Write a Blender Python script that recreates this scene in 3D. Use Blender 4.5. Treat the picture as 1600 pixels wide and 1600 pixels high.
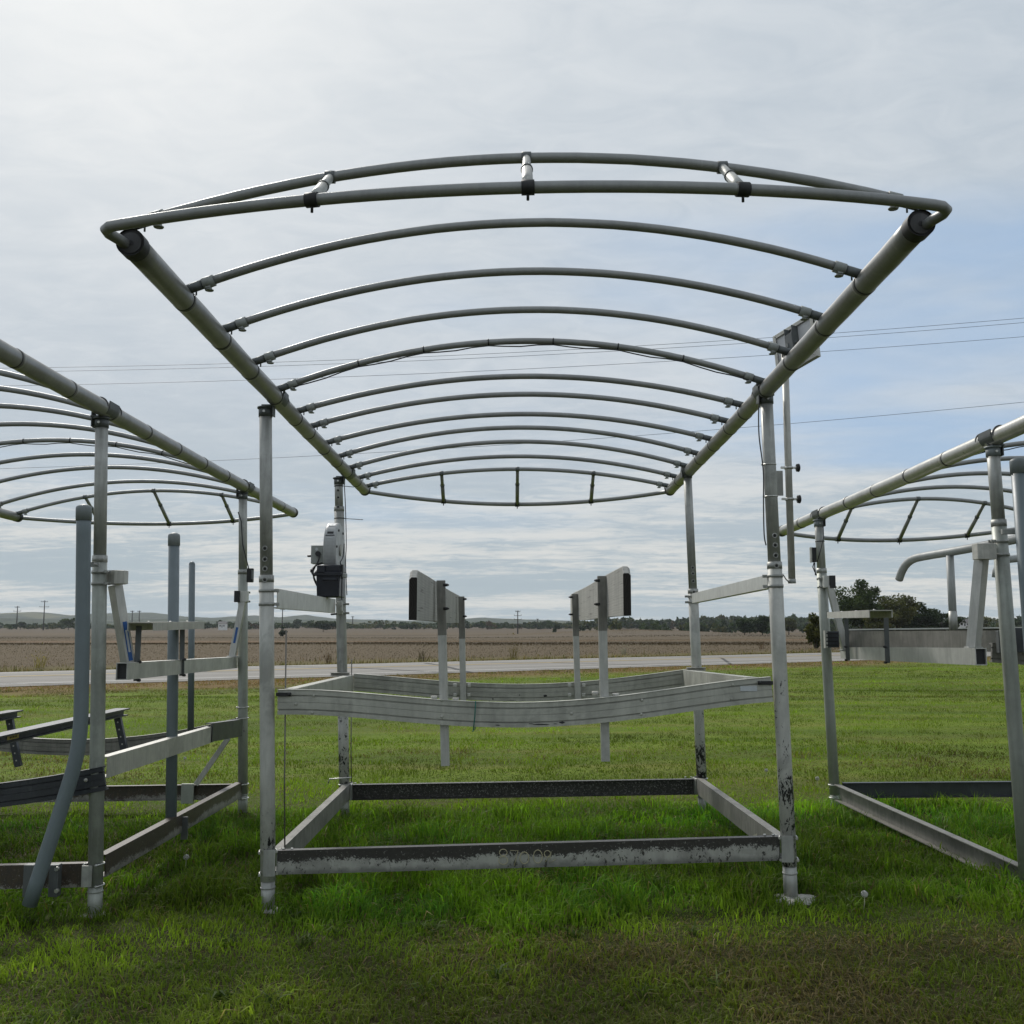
import bpy, bmesh, math, random
import numpy as np
from mathutils import Vector, Matrix, Euler
random.seed(7); rng = np.random.default_rng(11)
scene = bpy.context.scene
for o in list(bpy.data.objects): bpy.data.objects.remove(o)
C = scene.collection
V = Vector

# ------------------------------------------------------------------ camera, sky, sun, exposure
HC = 1.62                                   # eye height
PITCH = math.atan(177 / 1600)
cam = bpy.data.cameras.new('camera'); cam.lens = 36; cam.sensor_width = 36
cam.clip_start = 0.05; cam.clip_end = 30000
camo = bpy.data.objects.new('camera', cam); C.objects.link(camo)
camo.location = (0, 0, HC); camo.rotation_euler = (math.pi / 2 + PITCH, 0, 0)
scene.camera = camo

SUN_AZ, SUN_EL = math.radians(-27), math.radians(41)     # azimuth from +Y towards +X
sun_dir = V((math.sin(SUN_AZ) * math.cos(SUN_EL), math.cos(SUN_AZ) * math.cos(SUN_EL), math.sin(SUN_EL)))
sl = bpy.data.lights.new('sun', 'SUN'); sl.energy = 1.5; sl.angle = math.radians(14); sl.color = (1, .96, .9)
so = bpy.data.objects.new('sun', sl); C.objects.link(so)
so.rotation_euler = (-sun_dir).to_track_quat('-Z', 'Y').to_euler()

scene.view_settings.view_transform = 'Standard'; scene.view_settings.look = 'None'
scene.view_settings.exposure = 0.8; scene.view_settings.gamma = 1
scene.view_settings.use_curve_mapping = False
scene.render.engine = 'CYCLES'

class NT:
    """small node-graph helper"""
    def __init__(s, tree): s.t = tree; s.n = tree.nodes; s.l = tree.links
    def __call__(s, kind, ins=None, **props):
        nd = s.n.new(kind)
        for k, v in props.items(): setattr(nd, k, v)
        for k, v in (ins or {}).items():
            sk = nd.inputs[k]
            if isinstance(v, bpy.types.NodeSocket): s.l.new(v, sk)
            else:
                if sk.type == 'RGBA' and len(v) == 3: v = (*v, 1)
                sk.default_value = v
        return nd
    def math(s, op, a, b=0.0, c=0.0, clamp=False):
        nd = s('ShaderNodeMath', {0: a, 1: b, 2: c}, operation=op); nd.use_clamp = clamp
        return nd.outputs[0]
    def vmath(s, op, a, b=(0, 0, 0)):
        nd = s('ShaderNodeVectorMath', {0: a, 1: b}, operation=op)
        return nd.outputs['Value'] if op in ('DOT_PRODUCT', 'LENGTH') else nd.outputs[0]
    def mix(s, f, a, b, mode='MIX'):
        nd = s.n.new('ShaderNodeMix'); nd.data_type = 'RGBA'; nd.blend_type = mode
        for sk, v in ((nd.inputs[0], f), (nd.inputs[6], a), (nd.inputs[7], b)):
            if isinstance(v, bpy.types.NodeSocket): s.l.new(v, sk)
            else: sk.default_value = (*v, 1) if (sk.type == 'RGBA' and len(v) == 3) else v
        return nd.outputs[2]
    def noise(s, vec, scale, detail=4, rough=.55, dist=0.0):
        return s('ShaderNodeTexNoise', {'Vector': vec, 'Scale': scale, 'Detail': detail, 'Roughness': rough, 'Distortion': dist}).outputs[0]
    def ramp(s, f, lo, hi, a=0.0, b=1.0, smooth=True):
        nd = s('ShaderNodeMapRange', {0: f, 1: lo, 2: hi, 3: a, 4: b}, interpolation_type='SMOOTHSTEP' if smooth else 'LINEAR')
        return nd.outputs[0]
    def mapv(s, vec, scale=(1, 1, 1), loc=(0, 0, 0), rot=(0, 0, 0)):
        return s('ShaderNodeMapping', {'Vector': vec, 'Scale': scale, 'Location': loc, 'Rotation': rot}).outputs[0]
    def xyz(s, vec): return s('ShaderNodeSeparateXYZ', {0: vec}).outputs
    def comb(s, x, y, z): return s('ShaderNodeCombineXYZ', {0: x, 1: y, 2: z}).outputs[0]

world = bpy.data.worlds.new('World'); scene.world = world; world.use_nodes = True
world.node_tree.nodes.clear()
def build_sky():
    g = NT(world.node_tree)
    out = g('ShaderNodeOutputWorld')
    sky = g('ShaderNodeTexSky', sky_type='NISHITA'); sky.sun_disc = False
    sky.sun_elevation = SUN_EL; sky.sun_rotation = SUN_AZ; sky.altitude = 250; sky.air_density = 1.0; sky.dust_density = 2.0
    d = g('ShaderNodeTexCoord').outputs['Generated']
    dn = g.vmath('NORMALIZE', d)
    x, y, z = g.xyz(dn)
    zc = g.math('ADD', g.math('MAXIMUM', z, 0.0), .09)
    p = g.comb(g.math('DIVIDE', x, zc), g.math('DIVIDE', y, zc), 0.0)
    sd = g.math('MAXIMUM', g.vmath('DOT_PRODUCT', dn, tuple(sun_dir)), 0.0)
    glow = g.math('POWER', sd, 13.0)
    halo = g.math('POWER', sd, 40.0)
    # cloud sheet: broad tone, mottled ripples, long low streaks
    broad = g.noise(g.mapv(p, (.55, .5, 1), (3.1, 1.7, 0)), 1.0, 4, .5)
    ripple = g.noise(g.mapv(p, (2.4, 3.6, 1), (0, 0, 0), (0, 0, .5)), 2.6, 6, .62, .8)
    streak = g.noise(g.mapv(p, (.30, 1.3, 1), (7.3, 2.2, 0), (0, 0, .08)), 1.5, 6, .62, .4)
    low = g.ramp(z, .03, .26, 1.0, 0.0)
    tone = g.math('ADD', g.math('MULTIPLY', g.math('SUBTRACT', broad, .5), 1.1), g.math('MULTIPLY', g.math('SUBTRACT', ripple, .5), .7))
    tone = g.math('ADD', tone, g.math('MULTIPLY', g.math('SUBTRACT', streak, .5), g.math('MULTIPLY_ADD', low, 1.0, .3)))
    tone = g.ramp(tone, -.36, .36)
    shade = g.mix(glow, (2.75, 3.15, 3.58), (4.7, 4.85, 4.92))
    light = g.mix(glow, (3.70, 3.98, 4.25), (5.5, 5.5, 5.42))
    cloud = g.mix(tone, shade, light)
    cloud = g.mix(g.math('MULTIPLY', halo, .5), cloud, (6.24, 6.24, 6.12))
    # seen edge-on towards the horizon the sheet is thicker and greyer, with cream-lit streaks
    deep = g.ramp(z, .0, .24, 1.0, 0.0)
    lowc = g.mix(g.ramp(tone, .3, 1.0), (2.33, 2.77, 3.00), (4.19, 4.15, 3.87))
    cloud = g.mix(g.math('MULTIPLY', deep, .85), cloud, lowc)
    # thin places where the blue shows through, the widest one low on the right
    gap = g.noise(g.mapv(p, (.45, .75, 1), (.55, 4.15, 0)), 1.0, 4, .55, .4)
    dist = g.vmath('LENGTH', g.vmath('MULTIPLY', g.vmath('SUBTRACT', p, (1.75, 3.0, 0)), (.62, .55, 0)))
    gap = g.math('ADD', gap, g.ramp(dist, .2, 1.1, .24, -.03))
    gap = g.ramp(g.math('SUBTRACT', gap, g.math('MULTIPLY', g.ramp(sd, .86, .98), .2)), .50, .78)
    blue = g.mix(.88, sky.outputs[0], (1.86, 2.69, 3.83))
    col = g.mix(g.math('MULTIPLY', gap, g.ramp(z, .04, .16, .1, .85)), cloud, blue)
    bg = g('ShaderNodeBackground', {'Color': col, 'Strength': 0.1})
    g.l.new(bg.outputs[0], out.inputs[0])
build_sky()

def at(px, py, Y):
    """a point seen at (px, py) of the 1600 px photograph, Y metres ahead"""
    u = (px - 800) / 1600; v = (800 - py) / 1600
    d = V((u, math.cos(PITCH) - v * math.sin(PITCH), math.sin(PITCH) + v * math.cos(PITCH)))
    d *= Y / d.y
    return d + V((0, 0, HC))

# ------------------------------------------------------------------ materials
M = {}
def mat(name, fn, **k):
    m = bpy.data.materials.new(name); m.use_nodes = True
    m.node_tree.nodes.clear(); g = NT(m.node_tree)
    out = g('ShaderNodeOutputMaterial'); sh = fn(g, **k)
    g.l.new(sh, out.inputs[0]); M[name] = m
    return m
def prin(g, col, rough=.5, metal=0.0, normal=None, spec=.5, **kw):
    ins = {'Base Color': col, 'Roughness': rough, 'Metallic': metal, 'Specular IOR Level': spec}
    if normal is not None: ins['Normal'] = normal
    ins.update(kw)
    return g('ShaderNodeBsdfPrincipled', ins).outputs[0]
def bump(g, h, strength=.3, dist=.01):
    return g('ShaderNodeBump', {'Height': h, 'Strength': strength, 'Distance': dist}).outputs[0]
def pos(g): return g('ShaderNodeNewGeometry').outputs['Position']

def m_metal(g, base=(.5, .5, .48), metal=.55, rough=.5, mott=.35, stain=.35, tint=(.36, .35, .30)):
    P = pos(g)
    n1 = g.noise(P, 9, 5, .65); n2 = g.noise(g.mapv(P, (60, 60, 5)), 1.0, 4, .6)
    n3 = g.noise(P, 160, 3, .6); n4 = g.noise(g.mapv(P, (14, 14, 3), (5, 2, 1)), 1.0, 5, .7)
    f = g.ramp(g.math('MULTIPLY_ADD', n2, .5, g.math('MULTIPLY', n1, .5)), .38, .62)
    col = g.mix(g.math('MULTIPLY', f, mott), base, tuple(c * .55 for c in base))
    col = g.mix(g.math('MULTIPLY', g.ramp(n4, .55, .75), stain), col, tint)
    n5 = g.noise(g.mapv(P, (2.2, 2.2, 2.0), (3, 8, 2)), 1.0, 5, .7, .5)
    col = g.mix(g.math('MULTIPLY', g.ramp(n5, .5, .64), mott), col, tuple(c * .5 for c in base))
    scr = g.ramp(g.noise(g.mapv(P, (90, 90, 7), (1, 4, 9)), 1.0, 4, .6, .3), .64, .72)
    col = g.mix(g.math('MULTIPLY', scr, .4), col, tuple(min(1, c * 1.5) for c in base))
    col = g.mix(g.math('MULTIPLY', g.ramp(n3, .6, .72), .25), col, tuple(c * .5 for c in base))
    r = g.math('ADD', g.math('MULTIPLY_ADD', n1, .25, rough - .12), g.math('MULTIPLY', n3, .05))
    return prin(g, col, r, metal, bump(g, g.math('ADD', n3, g.math('MULTIPLY', n1, .6)), .1, .004))
mat('galvanized', m_metal, base=(.43, .435, .41), mott=.5, stain=.5)
mat('galvanized_bright', m_metal, base=(.53, .53, .50), metal=.5, rough=.42, mott=.4)
mat('galvanized_green', m_metal, base=(.37, .39, .35), metal=.35, rough=.48, mott=.35, stain=.35)
mat('aluminium', m_metal, base=(.53, .52, .475), metal=.3, rough=.5, mott=.45, stain=.6, tint=(.33, .31, .26))
mat('aluminium_dull', m_metal, base=(.25, .243, .218), metal=.3, rough=.55, mott=.6, stain=.6, tint=(.33, .32, .28))
mat('aluminium_white', m_metal, base=(.62, .62, .58), metal=.2, rough=.45, mott=.3, stain=.4)
mat('bow_metal', m_metal, base=(.29, .295, .29), metal=.25, rough=.42, mott=.25, stain=.2)
mat('rail_metal', m_metal, base=(.27, .268, .25), metal=.3, rough=.34, mott=.3, stain=.35, tint=(.22, .2, .14))
mat('rail_metal_bright', m_metal, base=(.50, .495, .46), metal=.45, rough=.3, mott=.35, stain=.35, tint=(.3, .28, .2))
mat('dark_anodized', m_metal, base=(.055, .06, .068), metal=.2, rough=.4, mott=.5, stain=.4, tint=(.12, .13, .13))
mat('cap_grey', m_metal, base=(.12, .13, .13), metal=.3, rough=.5, mott=.3, stain=.2)
mat('cap_dark', m_metal, base=(.07, .07, .072), metal=.2, rough=.5, mott=.3, stain=.1)
mat('zinc_bolt', m_metal, base=(.6, .6, .57), metal=.8, rough=.35)

def m_flaky(g, base=(.53, .53, .49), dark=(.018, .018, .018), zmode='post', z0=.25, z1=1.15, amount=.13, bias=0.0, edge0=.62, dz=0.0, flk=.60):
    """pale grey coating flaking off black: chips gather low on the posts and along the top of the rails"""
    P = pos(g); x, y, z = g.xyz(P)
    n = g.math('ADD', g.math('MULTIPLY', g.noise(g.mapv(P, (1.25, 1.25, .6)), 26, 7, .7, .9), .6), g.math('MULTIPLY', g.noise(g.mapv(P, (75, 75, 48), (3, 1, 5)), 1.0, 5, .7, .5), .4)); nb = g.noise(g.mapv(P, (7, 7, 5)), 1.0, 4, .6)
    if zmode == 'post':
        k = g.ramp(z, z0, z1, amount, .0)
        th = g.math('ADD', g.math('ADD', n, k), g.math('MULTIPLY_ADD', nb, .34, -.17 + bias))
        chip = g.ramp(th, .645, .66)
    else:
        ux, uy, uzz = g.xyz(g('ShaderNodeTexCoord').outputs['Generated'])
        uzz = g.math('MULTIPLY', g.math('SUBTRACT', g.math('MULTIPLY', uzz, .135 + abs(dz)), g.math('MULTIPLY', ux, dz)), 1 / .135)
        edge = g.math('ADD', g.math('ADD', g.math('MULTIPLY', g.math('SUBTRACT', g.noise(P, 20, 8, .78, 1.2), .5), 1.0), g.math('MULTIPLY', g.math('SUBTRACT', g.noise(P, 95, 5, .7, .8), .5), .7)), g.math('MULTIPLY', g.math('SUBTRACT', g.noise(g.mapv(P, (2.2, 2.2, 0)), 1.0, 3, .5), .5), .9))
        chip = g.ramp(g.math('ADD', uzz, edge), edge0, edge0 + .02)
        chip = g.math('MAXIMUM', chip, g.ramp(g.math('ADD', n, g.math('MULTIPLY', nb, .3)), .72 - bias, .735 - bias))
        fleck = g.ramp(g.noise(P, 60, 6, .75, .6), flk, flk + .04)
        chip = g.math('MULTIPLY', chip, g.math('SUBTRACT', 1.0, g.math('MULTIPLY', fleck, .75)))
    dirt = g.ramp(g.noise(g.mapv(P, (26, 26, 5)), 1.0, 5, .6), .35, .7)
    pc = g.mix(g.math('MULTIPLY', dirt, .5), base, tuple(c * .6 for c in base))
    pc = g.mix(g.math('MULTIPLY', g.ramp(nb, .4, .65), .45), pc, tuple(c * .68 for c in base))
    n6 = g.noise(g.mapv(P, (2.5, 2.5, 2.5), (1, 3, 7)), 1.0, 5, .7, .6)
    pc = g.mix(g.math('MULTIPLY', g.ramp(n6, .5, .62), .55), pc, tuple(c * .5 for c in base))
    n7 = g.noise(P, 90, 4, .7)
    pc = g.mix(g.math('MULTIPLY', g.ramp(n7, .58, .7), .35), pc, tuple(c * .55 for c in base))
    if zmode == 'rail':
        smut = g.ramp(g.math('ADD', uzz, g.math('MULTIPLY', g.math('SUBTRACT', g.noise(P, 12, 5, .6), .5), .5)), .0, .3, .7, 0.0)
        pc = g.mix(smut, pc, (.10, .10, .095))
        dk = g.mix(g.ramp(n, .3, .7), dark, (.045, .041, .037))
    else: dk = dark
    col = g.mix(chip, pc, dk)
    h = g.math('SUBTRACT', 1.0, chip)
    return prin(g, col, g.math('MULTIPLY_ADD', chip, -.1, .55), 0.15, bump(g, h, .4, .003))
mat('flaky_paint', m_flaky)
mat('flaky_paint_heavy', m_flaky, amount=.14, z1=1.75)
mat('flaky_paint_light', m_flaky, amount=.10, z1=.8)
mat('flaky_rail', m_flaky, zmode='rail', base=(.40, .398, .36), dark=(.03, .028, .025), edge0=.56, dz=.086)
mat('flaky_rail_dark', m_flaky, zmode='rail', base=(.30, .30, .28), edge0=-.3, flk=.545)
mat('muddy_rail', m_flaky, zmode='rail', base=(.30, .29, .255), dark=(.085, .062, .042), edge0=.32)
mat('beam_paint', m_flaky, base=(.49, .49, .435), z0=-2, z1=-1, bias=-.05)

def m_wood(g):
    P = pos(g)
    gr = g.noise(g.mapv(P, (30, 2.2, 46)), 1.0, 5, .6, .8)
    ring = g('ShaderNodeTexWave', {'Vector': g.mapv(P, (9, .9, 16)), 'Scale': 1.4, 'Distortion': 5.0, 'Detail': 3.0, 'Detail Scale': 1.2}, wave_type='RINGS').outputs[1]
    crack = g.ramp(g.noise(g.mapv(P, (60, 1.4, 90), (2, 3, 1)), 1.0, 4, .55), .62, .7)
    st = g.ramp(g.noise(g.mapv(P, (4, 7, 2)), 1.0, 4, .6), .35, .7)
    col = g.mix(gr, (.56, .55, .51), (.38, .37, .34))
    col = g.mix(g.math('MULTIPLY', ring, .22), col, (.22, .21, .19))
    col = g.mix(g.math('MULTIPLY', st, .4), col, (.25, .245, .23))
    col = g.mix(g.math('MULTIPLY', crack, .7), col, (.06, .055, .05))
    return prin(g, col, .85, 0, bump(g, g.math('SUBTRACT', gr, crack), .15, .003), .15)
mat('weathered_wood', m_wood)
def m_endgrain(g):
    P = pos(g); x, y, z = g.xyz(P)
    rad = g.vmath('LENGTH', g.comb(g.math('ADD', x, .30), 0.0, g.math('SUBTRACT', z, 1.74)))
    w = g.math('SINE', g.math('ADD', g.math('MULTIPLY', rad, 900.0), g.math('MULTIPLY', g.noise(P, 18, 3, .5), 14.0)))
    return prin(g, g.mix(g.ramp(w, -1, 1), (.022, .02, .018), (.05, .046, .042)), .9, 0, bump(g, w, .3, .003), .1)
mat('wood_endgrain', m_endgrain)
def m_plain(g, col=(.1, .1, .1), rough=.5, metal=0.0, var=.25, spec=.5, sc=14):
    P = pos(g); n = g.noise(P, sc, 5, .6); n2 = g.noise(g.mapv(P, (40, 40, 4)), 1.0, 3, .6)
    c = g.mix(g.math('MULTIPLY', g.ramp(g.math('MULTIPLY_ADD', n, .6, g.math('MULTIPLY', n2, .4)), .35, .68), var), col, tuple(v * .45 for v in col))
    return prin(g, c, g.math('MULTIPLY_ADD', n, .2, rough - .1), metal, bump(g, n, .06, .003), spec)
mat('pvc_grey', m_plain, col=(.165, .20, .215), rough=.45, var=.18)
mat('pvc_cap', m_plain, col=(.21, .235, .24), rough=.5, var=.2)
mat('pvc_pale', m_plain, col=(.36, .375, .365), rough=.5, var=.35)
mat('black_rubber', m_plain, col=(.018, .018, .018), rough=.6, var=.3)
mat('cable_black', m_plain, col=(.02, .02, .022), rough=.5)
mat('steel_cable', m_plain, col=(.20, .19, .17), rough=.45, metal=.6)
mat('navy_plastic', m_plain, col=(.006, .0085, .017), rough=.35, var=.35)
mat('winch_white', m_plain, col=(.40, .41, .41), rough=.42, var=.35)
mat('box_grey', m_plain, col=(.33, .35, .33), rough=.5, var=.25)
mat('clip_grey', m_plain, col=(.27, .285, .27), rough=.5, var=.35)
mat('strap_green', m_plain, col=(.02, .16, .13), rough=.7)
mat('sticker_blue', m_plain, col=(.02, .10, .32), rough=.35)
mat('sticker_pale', m_plain, col=(.55, .58, .6), rough=.35)
mat('sticker_yellow', m_plain, col=(.55, .45, .06), rough=.45)
mat('ink', m_plain, col=(.02, .02, .022), rough=.6)
mat('scrawl', m_plain, col=(.50, .45, .29), rough=.7)
mat('concrete', m_plain, col=(.44, .43, .39), rough=.95, var=.85, sc=26)
mat('solar_cell', m_plain, col=(.012, .016, .04), rough=.15, var=.2)
mat('panel_back', m_plain, col=(.56, .56, .57), rough=.5, var=.15)
mat('pole_wood', m_plain, col=(.055, .05, .045), rough=.85)
mat('wire', m_plain, col=(.10, .105, .115), rough=.5, metal=.4)
mat('moss_cream', m_plain, col=(.46, .45, .33), rough=.8, var=.5, sc=30)
mat('house_white', m_plain, col=(.72, .72, .70), rough=.7)
mat('seed_fluff', m_plain, col=(.46, .46, .43), rough=.9)
mat('roof_grey', m_plain, col=(.16, .15, .15), rough=.8)
mat('window_dark', m_plain, col=(.03, .035, .04), rough=.15)
mat('bark', m_plain, col=(.07, .058, .045), rough=.9, var=.5, sc=6)

# ------------------------------------------------------------------ mesh builder
class MB:
    def __init__(s): s.v = []; s.f = []; s.smooth = []
    def add(s, vs, fs, sm=False):
        b = len(s.v); s.v += [V(v) for v in vs]
        s.f += [tuple(b + i for i in f) for f in fs]; s.smooth += [sm] * len(fs); return s
    def box(s, c, sx, sy, sz, X=V((1, 0, 0)), Y=V((0, 1, 0)), Z=V((0, 0, 1)), ch=0.0):
        c = V(c); hx, hy, hz = sx / 2, sy / 2, sz / 2
        ch = min(ch, hx * .45, hy * .45, hz * .45)
        if ch <= 0:
            vs = [c + X * a * hx + Y * b * hy + Z * d * hz for a in (-1, 1) for b in (-1, 1) for d in (-1, 1)]
            fs = [(0, 1, 3, 2), (4, 6, 7, 5), (0, 4, 5, 1), (2, 3, 7, 6), (0, 2, 6, 4), (1, 5, 7, 3)]
            return s.add(vs, fs)
        bm = bmesh.new(); bmesh.ops.create_cube(bm, size=1)
        for v in bm.verts: v.co = V((v.co.x * sx, v.co.y * sy, v.co.z * sz))
        bmesh.ops.bevel(bm, geom=bm.edges[:], offset=ch, segments=2, affect='EDGES', profile=.6)
        bm.verts.index_update()
        vs = [c + X * v.co.x + Y * v.co.y + Z * v.co.z for v in bm.verts]
        fs = [tuple(v.index for v in f.verts) for f in bm.faces]; bm.free()
        return s.add(vs, fs)
    def bar(s, a, b, w, h, up=V((0, 0, 1)), ch=.003, hollow=False):
        a, b = V(a), V(b); Y = (b - a).normalized(); X = Y.cross(up).normalized(); Z = X.cross(Y)
        return s.box((a + b) / 2, w, (b - a).length, h, X, Y, Z, ch)
    def extrude(s, prof, path, side=None, up=V((0, 0, 1)), caps=True):
        """prof: list of (side, up) pairs; path: list of points"""
        path = [V(p) for p in path]; n = len(prof); vs = []
        for i, p in enumerate(path):
            t = (path[min(i + 1, len(path) - 1)] - path[max(i - 1, 0)]).normalized()
            S = side if side is not None else t.cross(up).normalized()
            S = (S - t * S.dot(t)).normalized()
            U = up - t * up.dot(t); U = (U - S * U.dot(S)).normalized()
            vs += [p + S * a + U * b for a, b in prof]
        fs = [(i * n + k, i * n + (k + 1) % n, (i + 1) * n + (k + 1) % n, (i + 1) * n + k) for i in range(len(path) - 1) for k in range(n)]
        if caps: fs += [tuple(range(n))[::-1], tuple((len(path) - 1) * n + k for k in range(n))]
        return s.add(vs, fs)
    def hollow(s, a, b, w, h, t=.005, up=V((0, 0, 1))):
        """open-ended rectangular tube"""
        o = [(-w / 2, -h / 2), (w / 2, -h / 2), (w / 2, h / 2), (-w / 2, h / 2)]
        i = [(-w / 2 + t, -h / 2 + t), (w / 2 - t, -h / 2 + t), (w / 2 - t, h / 2 - t), (-w / 2 + t, h / 2 - t)]
        a, b = V(a), V(b); Y = (b - a).normalized(); X = Y.cross(up).normalized(); Z = X.cross(Y)
        vs = [p + X * q[0] + Z * q[1] for p in (a, b) for r in (o, i) for q in r]
        fs = []
        for k in range(4):
            m = (k + 1) % 4
            fs += [(k, m, 8 + m, 8 + k), (4 + m, 4 + k, 12 + k, 12 + m), (k, 4 + k, 4 + m, m), (8 + k, 8 + m, 12 + m, 12 + k)]
        return s.add(vs, fs)
    def tube(s, path, r, n=14, caps=True, ref=None):
        path = [V(p) for p in path]; m = len(path)
        rs = r if isinstance(r, (list, tuple)) else [r] * m
        T = [(path[min(i + 1, m - 1)] - path[max(i - 1, 0)]).normalized() for i in range(m)]
        a = ref or (V((0, 0, 1)) if abs(T[0].z) < .9 else V((1, 0, 0)))
        N = (a - T[0] * a.dot(T[0])).normalized(); vs = []
        for i in range(m):
            N = (N - T[i] * N.dot(T[i])).normalized(); B = T[i].cross(N)
            vs += [path[i] + (N * math.cos(2 * math.pi * k / n) + B * math.sin(2 * math.pi * k / n)) * rs[i] for k in range(n)]
        fs = [(i * n + k, i * n + (k + 1) % n, (i + 1) * n + (k + 1) % n, (i + 1) * n + k) for i in range(m - 1) for k in range(n)]
        s.add(vs, fs, True)
        if caps:
            b = len(s.v) - m * n
            s.f += [tuple(b + k for k in range(n))[::-1], tuple(b + (m - 1) * n + k for k in range(n))]; s.smooth += [False, False]
        return s
    def cyl(s, a, b, r, n=14): return s.tube([a, b], r, n)
    def pipe(s, a, b, r, t=.004, n=20):
        """open pipe with a visible bore"""
        a, b = V(a), V(b); d = (b - a).normalized()
        L = [a, b, b, b - d * .12, a + d * .12, a]
        s.tube([a, b], r, n, caps=False)
        bb = len(s.v); s.tube([b, b - d * .12], r - t, n, caps=True)
        T = 2 * n
        for k in range(n):
            s.f.append((bb - n + k, bb - n + (k + 1) % n, bb + (k + 1) % n, bb + k)); s.smooth.append(False)
        return s
    def sphere(s, c, r, n=10, m=6, sc=(1, 1, 1)):
        c = V(c); vs = [c + V((0, 0, r * sc[2]))]
        for i in range(1, m):
            th = math.pi * i / m
            vs += [c + V((r * sc[0] * math.sin(th) * math.cos(2 * math.pi * k / n), r * sc[1] * math.sin(th) * math.sin(2 * math.pi * k / n), r * sc[2] * math.cos(th))) for k in range(n)]
        vs.append(c - V((0, 0, r * sc[2]))); L = len(vs) - 1
        fs = [(0, 1 + k, 1 + (k + 1) % n) for k in range(n)]
        for i in range(m - 2):
            fs += [(1 + i * n + k, 1 + (i + 1) * n + k, 1 + (i + 1) * n + (k + 1) % n, 1 + i * n + (k + 1) % n) for k in range(n)]
        fs += [(L, 1 + (m - 2) * n + (k + 1) % n, 1 + (m - 2) * n + k) for k in range(n)]
        return s.add(vs, fs, True)
    def build(s, name, material, parent=None, kind=None, label=None):
        me = bpy.data.meshes.new(name)
        lo = V((min(v.x for v in s.v), min(v.y for v in s.v), min(v.z for v in s.v)))
        hi = V((max(v.x for v in s.v), max(v.y for v in s.v), max(v.z for v in s.v)))
        c = (lo + hi) / 2
        me.from_pydata([v - c for v in s.v], [], s.f)
        me.polygons.foreach_set('use_smooth', s.smooth)
        me.materials.append(M[material] if isinstance(material, str) else material)
        bm = bmesh.new(); bm.from_mesh(me); bmesh.ops.recalc_face_normals(bm, faces=bm.faces[:]); bm.to_mesh(me); bm.free()
        me.update()
        o = bpy.data.objects.new(name, me); C.objects.link(o)
        o.location = c
        if parent is not None:
            o.parent = parent; o.location = c - wloc(parent)
        if kind: o['kind'] = kind
        if label: o['label'] = label
        return o
def wloc(o):
    p = V((0, 0, 0))
    while o is not None: p += o.location; o = o.parent
    return p
def thing(name, loc, label, cat, group=None):
    o = bpy.data.objects.new(name, None); C.objects.link(o); o.location = loc; o.empty_display_size = .2
    o['label'] = label; o['category'] = cat
    if group: o['group'] = group
    return o
def tag(o, label, cat, group=None):
    o['label'] = label; o['category'] = cat
    if group: o['group'] = group
    return o
def lerp(a, b, t): return a + (b - a) * t
def arc_ring(c, axis, r, a0, a1, start, n=12):
    axis = V(axis).normalized(); st = V(start); st = (st - axis * st.dot(axis)).normalized(); B = axis.cross(st)
    return [V(c) + (st * math.cos(lerp(a0, a1, k / n)) + B * math.sin(lerp(a0, a1, k / n))) * r for k in range(n + 1)]

# ------------------------------------------------------------------ value noise for layout
_tab = rng.random((256, 256))
def vnoise(x, y):
    x = np.asarray(x, float); y = np.asarray(y, float)
    xi = np.floor(x).astype(int); yi = np.floor(y).astype(int); fx = x - xi; fy = y - yi
    fx = fx * fx * (3 - 2 * fx); fy = fy * fy * (3 - 2 * fy)
    g = lambda i, j: _tab[i % 256, j % 256]
    return (g(xi, yi) * (1 - fx) + g(xi + 1, yi) * fx) * (1 - fy) + (g(xi, yi + 1) * (1 - fx) + g(xi + 1, yi + 1) * fx) * fy
def fbm(x, y, o=4):
    s = 0; a = .5; t = 0
    for k in range(o): s = s + a * vnoise(x * 2 ** k + 17 * k, y * 2 ** k + 31 * k); t += a; a *= .5
    return s / t
def sstep(e0, e1, x):
    t = np.clip((x - e0) / (e1 - e0), 0, 1); return t * t * (3 - 2 * t)

RN = V((-.571, .821, 0)); RT = V((.821, .571, 0)); R0 = V((0, 36.5, 0)); RW = 9.4
def road_d(x, y): return RN.x * x + RN.y * (y - R0.y)
def height(x, y):
    x = np.asarray(x, float); y = np.asarray(y, float)
    near = 1 - sstep(11, 20, np.hypot(x, y - 6))
    z = near * (.022 * np.clip(x, -4, 4) * (1 - sstep(6.5, 9, y)) + .008 * np.clip(x, -4, 4) * sstep(6.5, 9, y) + .012 * sstep(7, 9, y))
    z = z + .035 * (fbm(x * .35, y * .35, 3) - .5) * sstep(10, 16, np.hypot(x, y))
    d = road_d(x, y)
    # shallow swale on the lawn before the road, then the field falling away and rising to the woods
    z = z - .13 * np.exp(-((y + .05 * x - 27.5) / .7) ** 2) * (d < -2) - .07 * np.exp(-((y - 24.6) / .5) ** 2)
    z = np.where(d > -1.5, z * (1 - sstep(-1.5, -.3, d)), z)
    far = np.maximum(y, 0)
    f = np.interp(far, [0, 60, 100, 200, 300, 450, 600, 900, 1500, 9000], [0, 0, -.35, -1.2, -2.0, -3.0, -2.7, -1.7, -1.0, 0])
    z = z + f * sstep(RW + 1, RW + 14, d)
    z = z + .5 * (fbm(x * .02 + 9, y * .02, 3) - .5) * sstep(RW + 6, RW + 60, d)
    z = z + 2.6 * np.exp(-((x - 50) / 45) ** 2 - ((y - 420) / 90) ** 2)
    z = z + .25 * np.exp(-((d - RW - 3.2) / 1.2) ** 2) * -1
    return z
def gz(x, y): return float(height(x, y))

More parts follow.
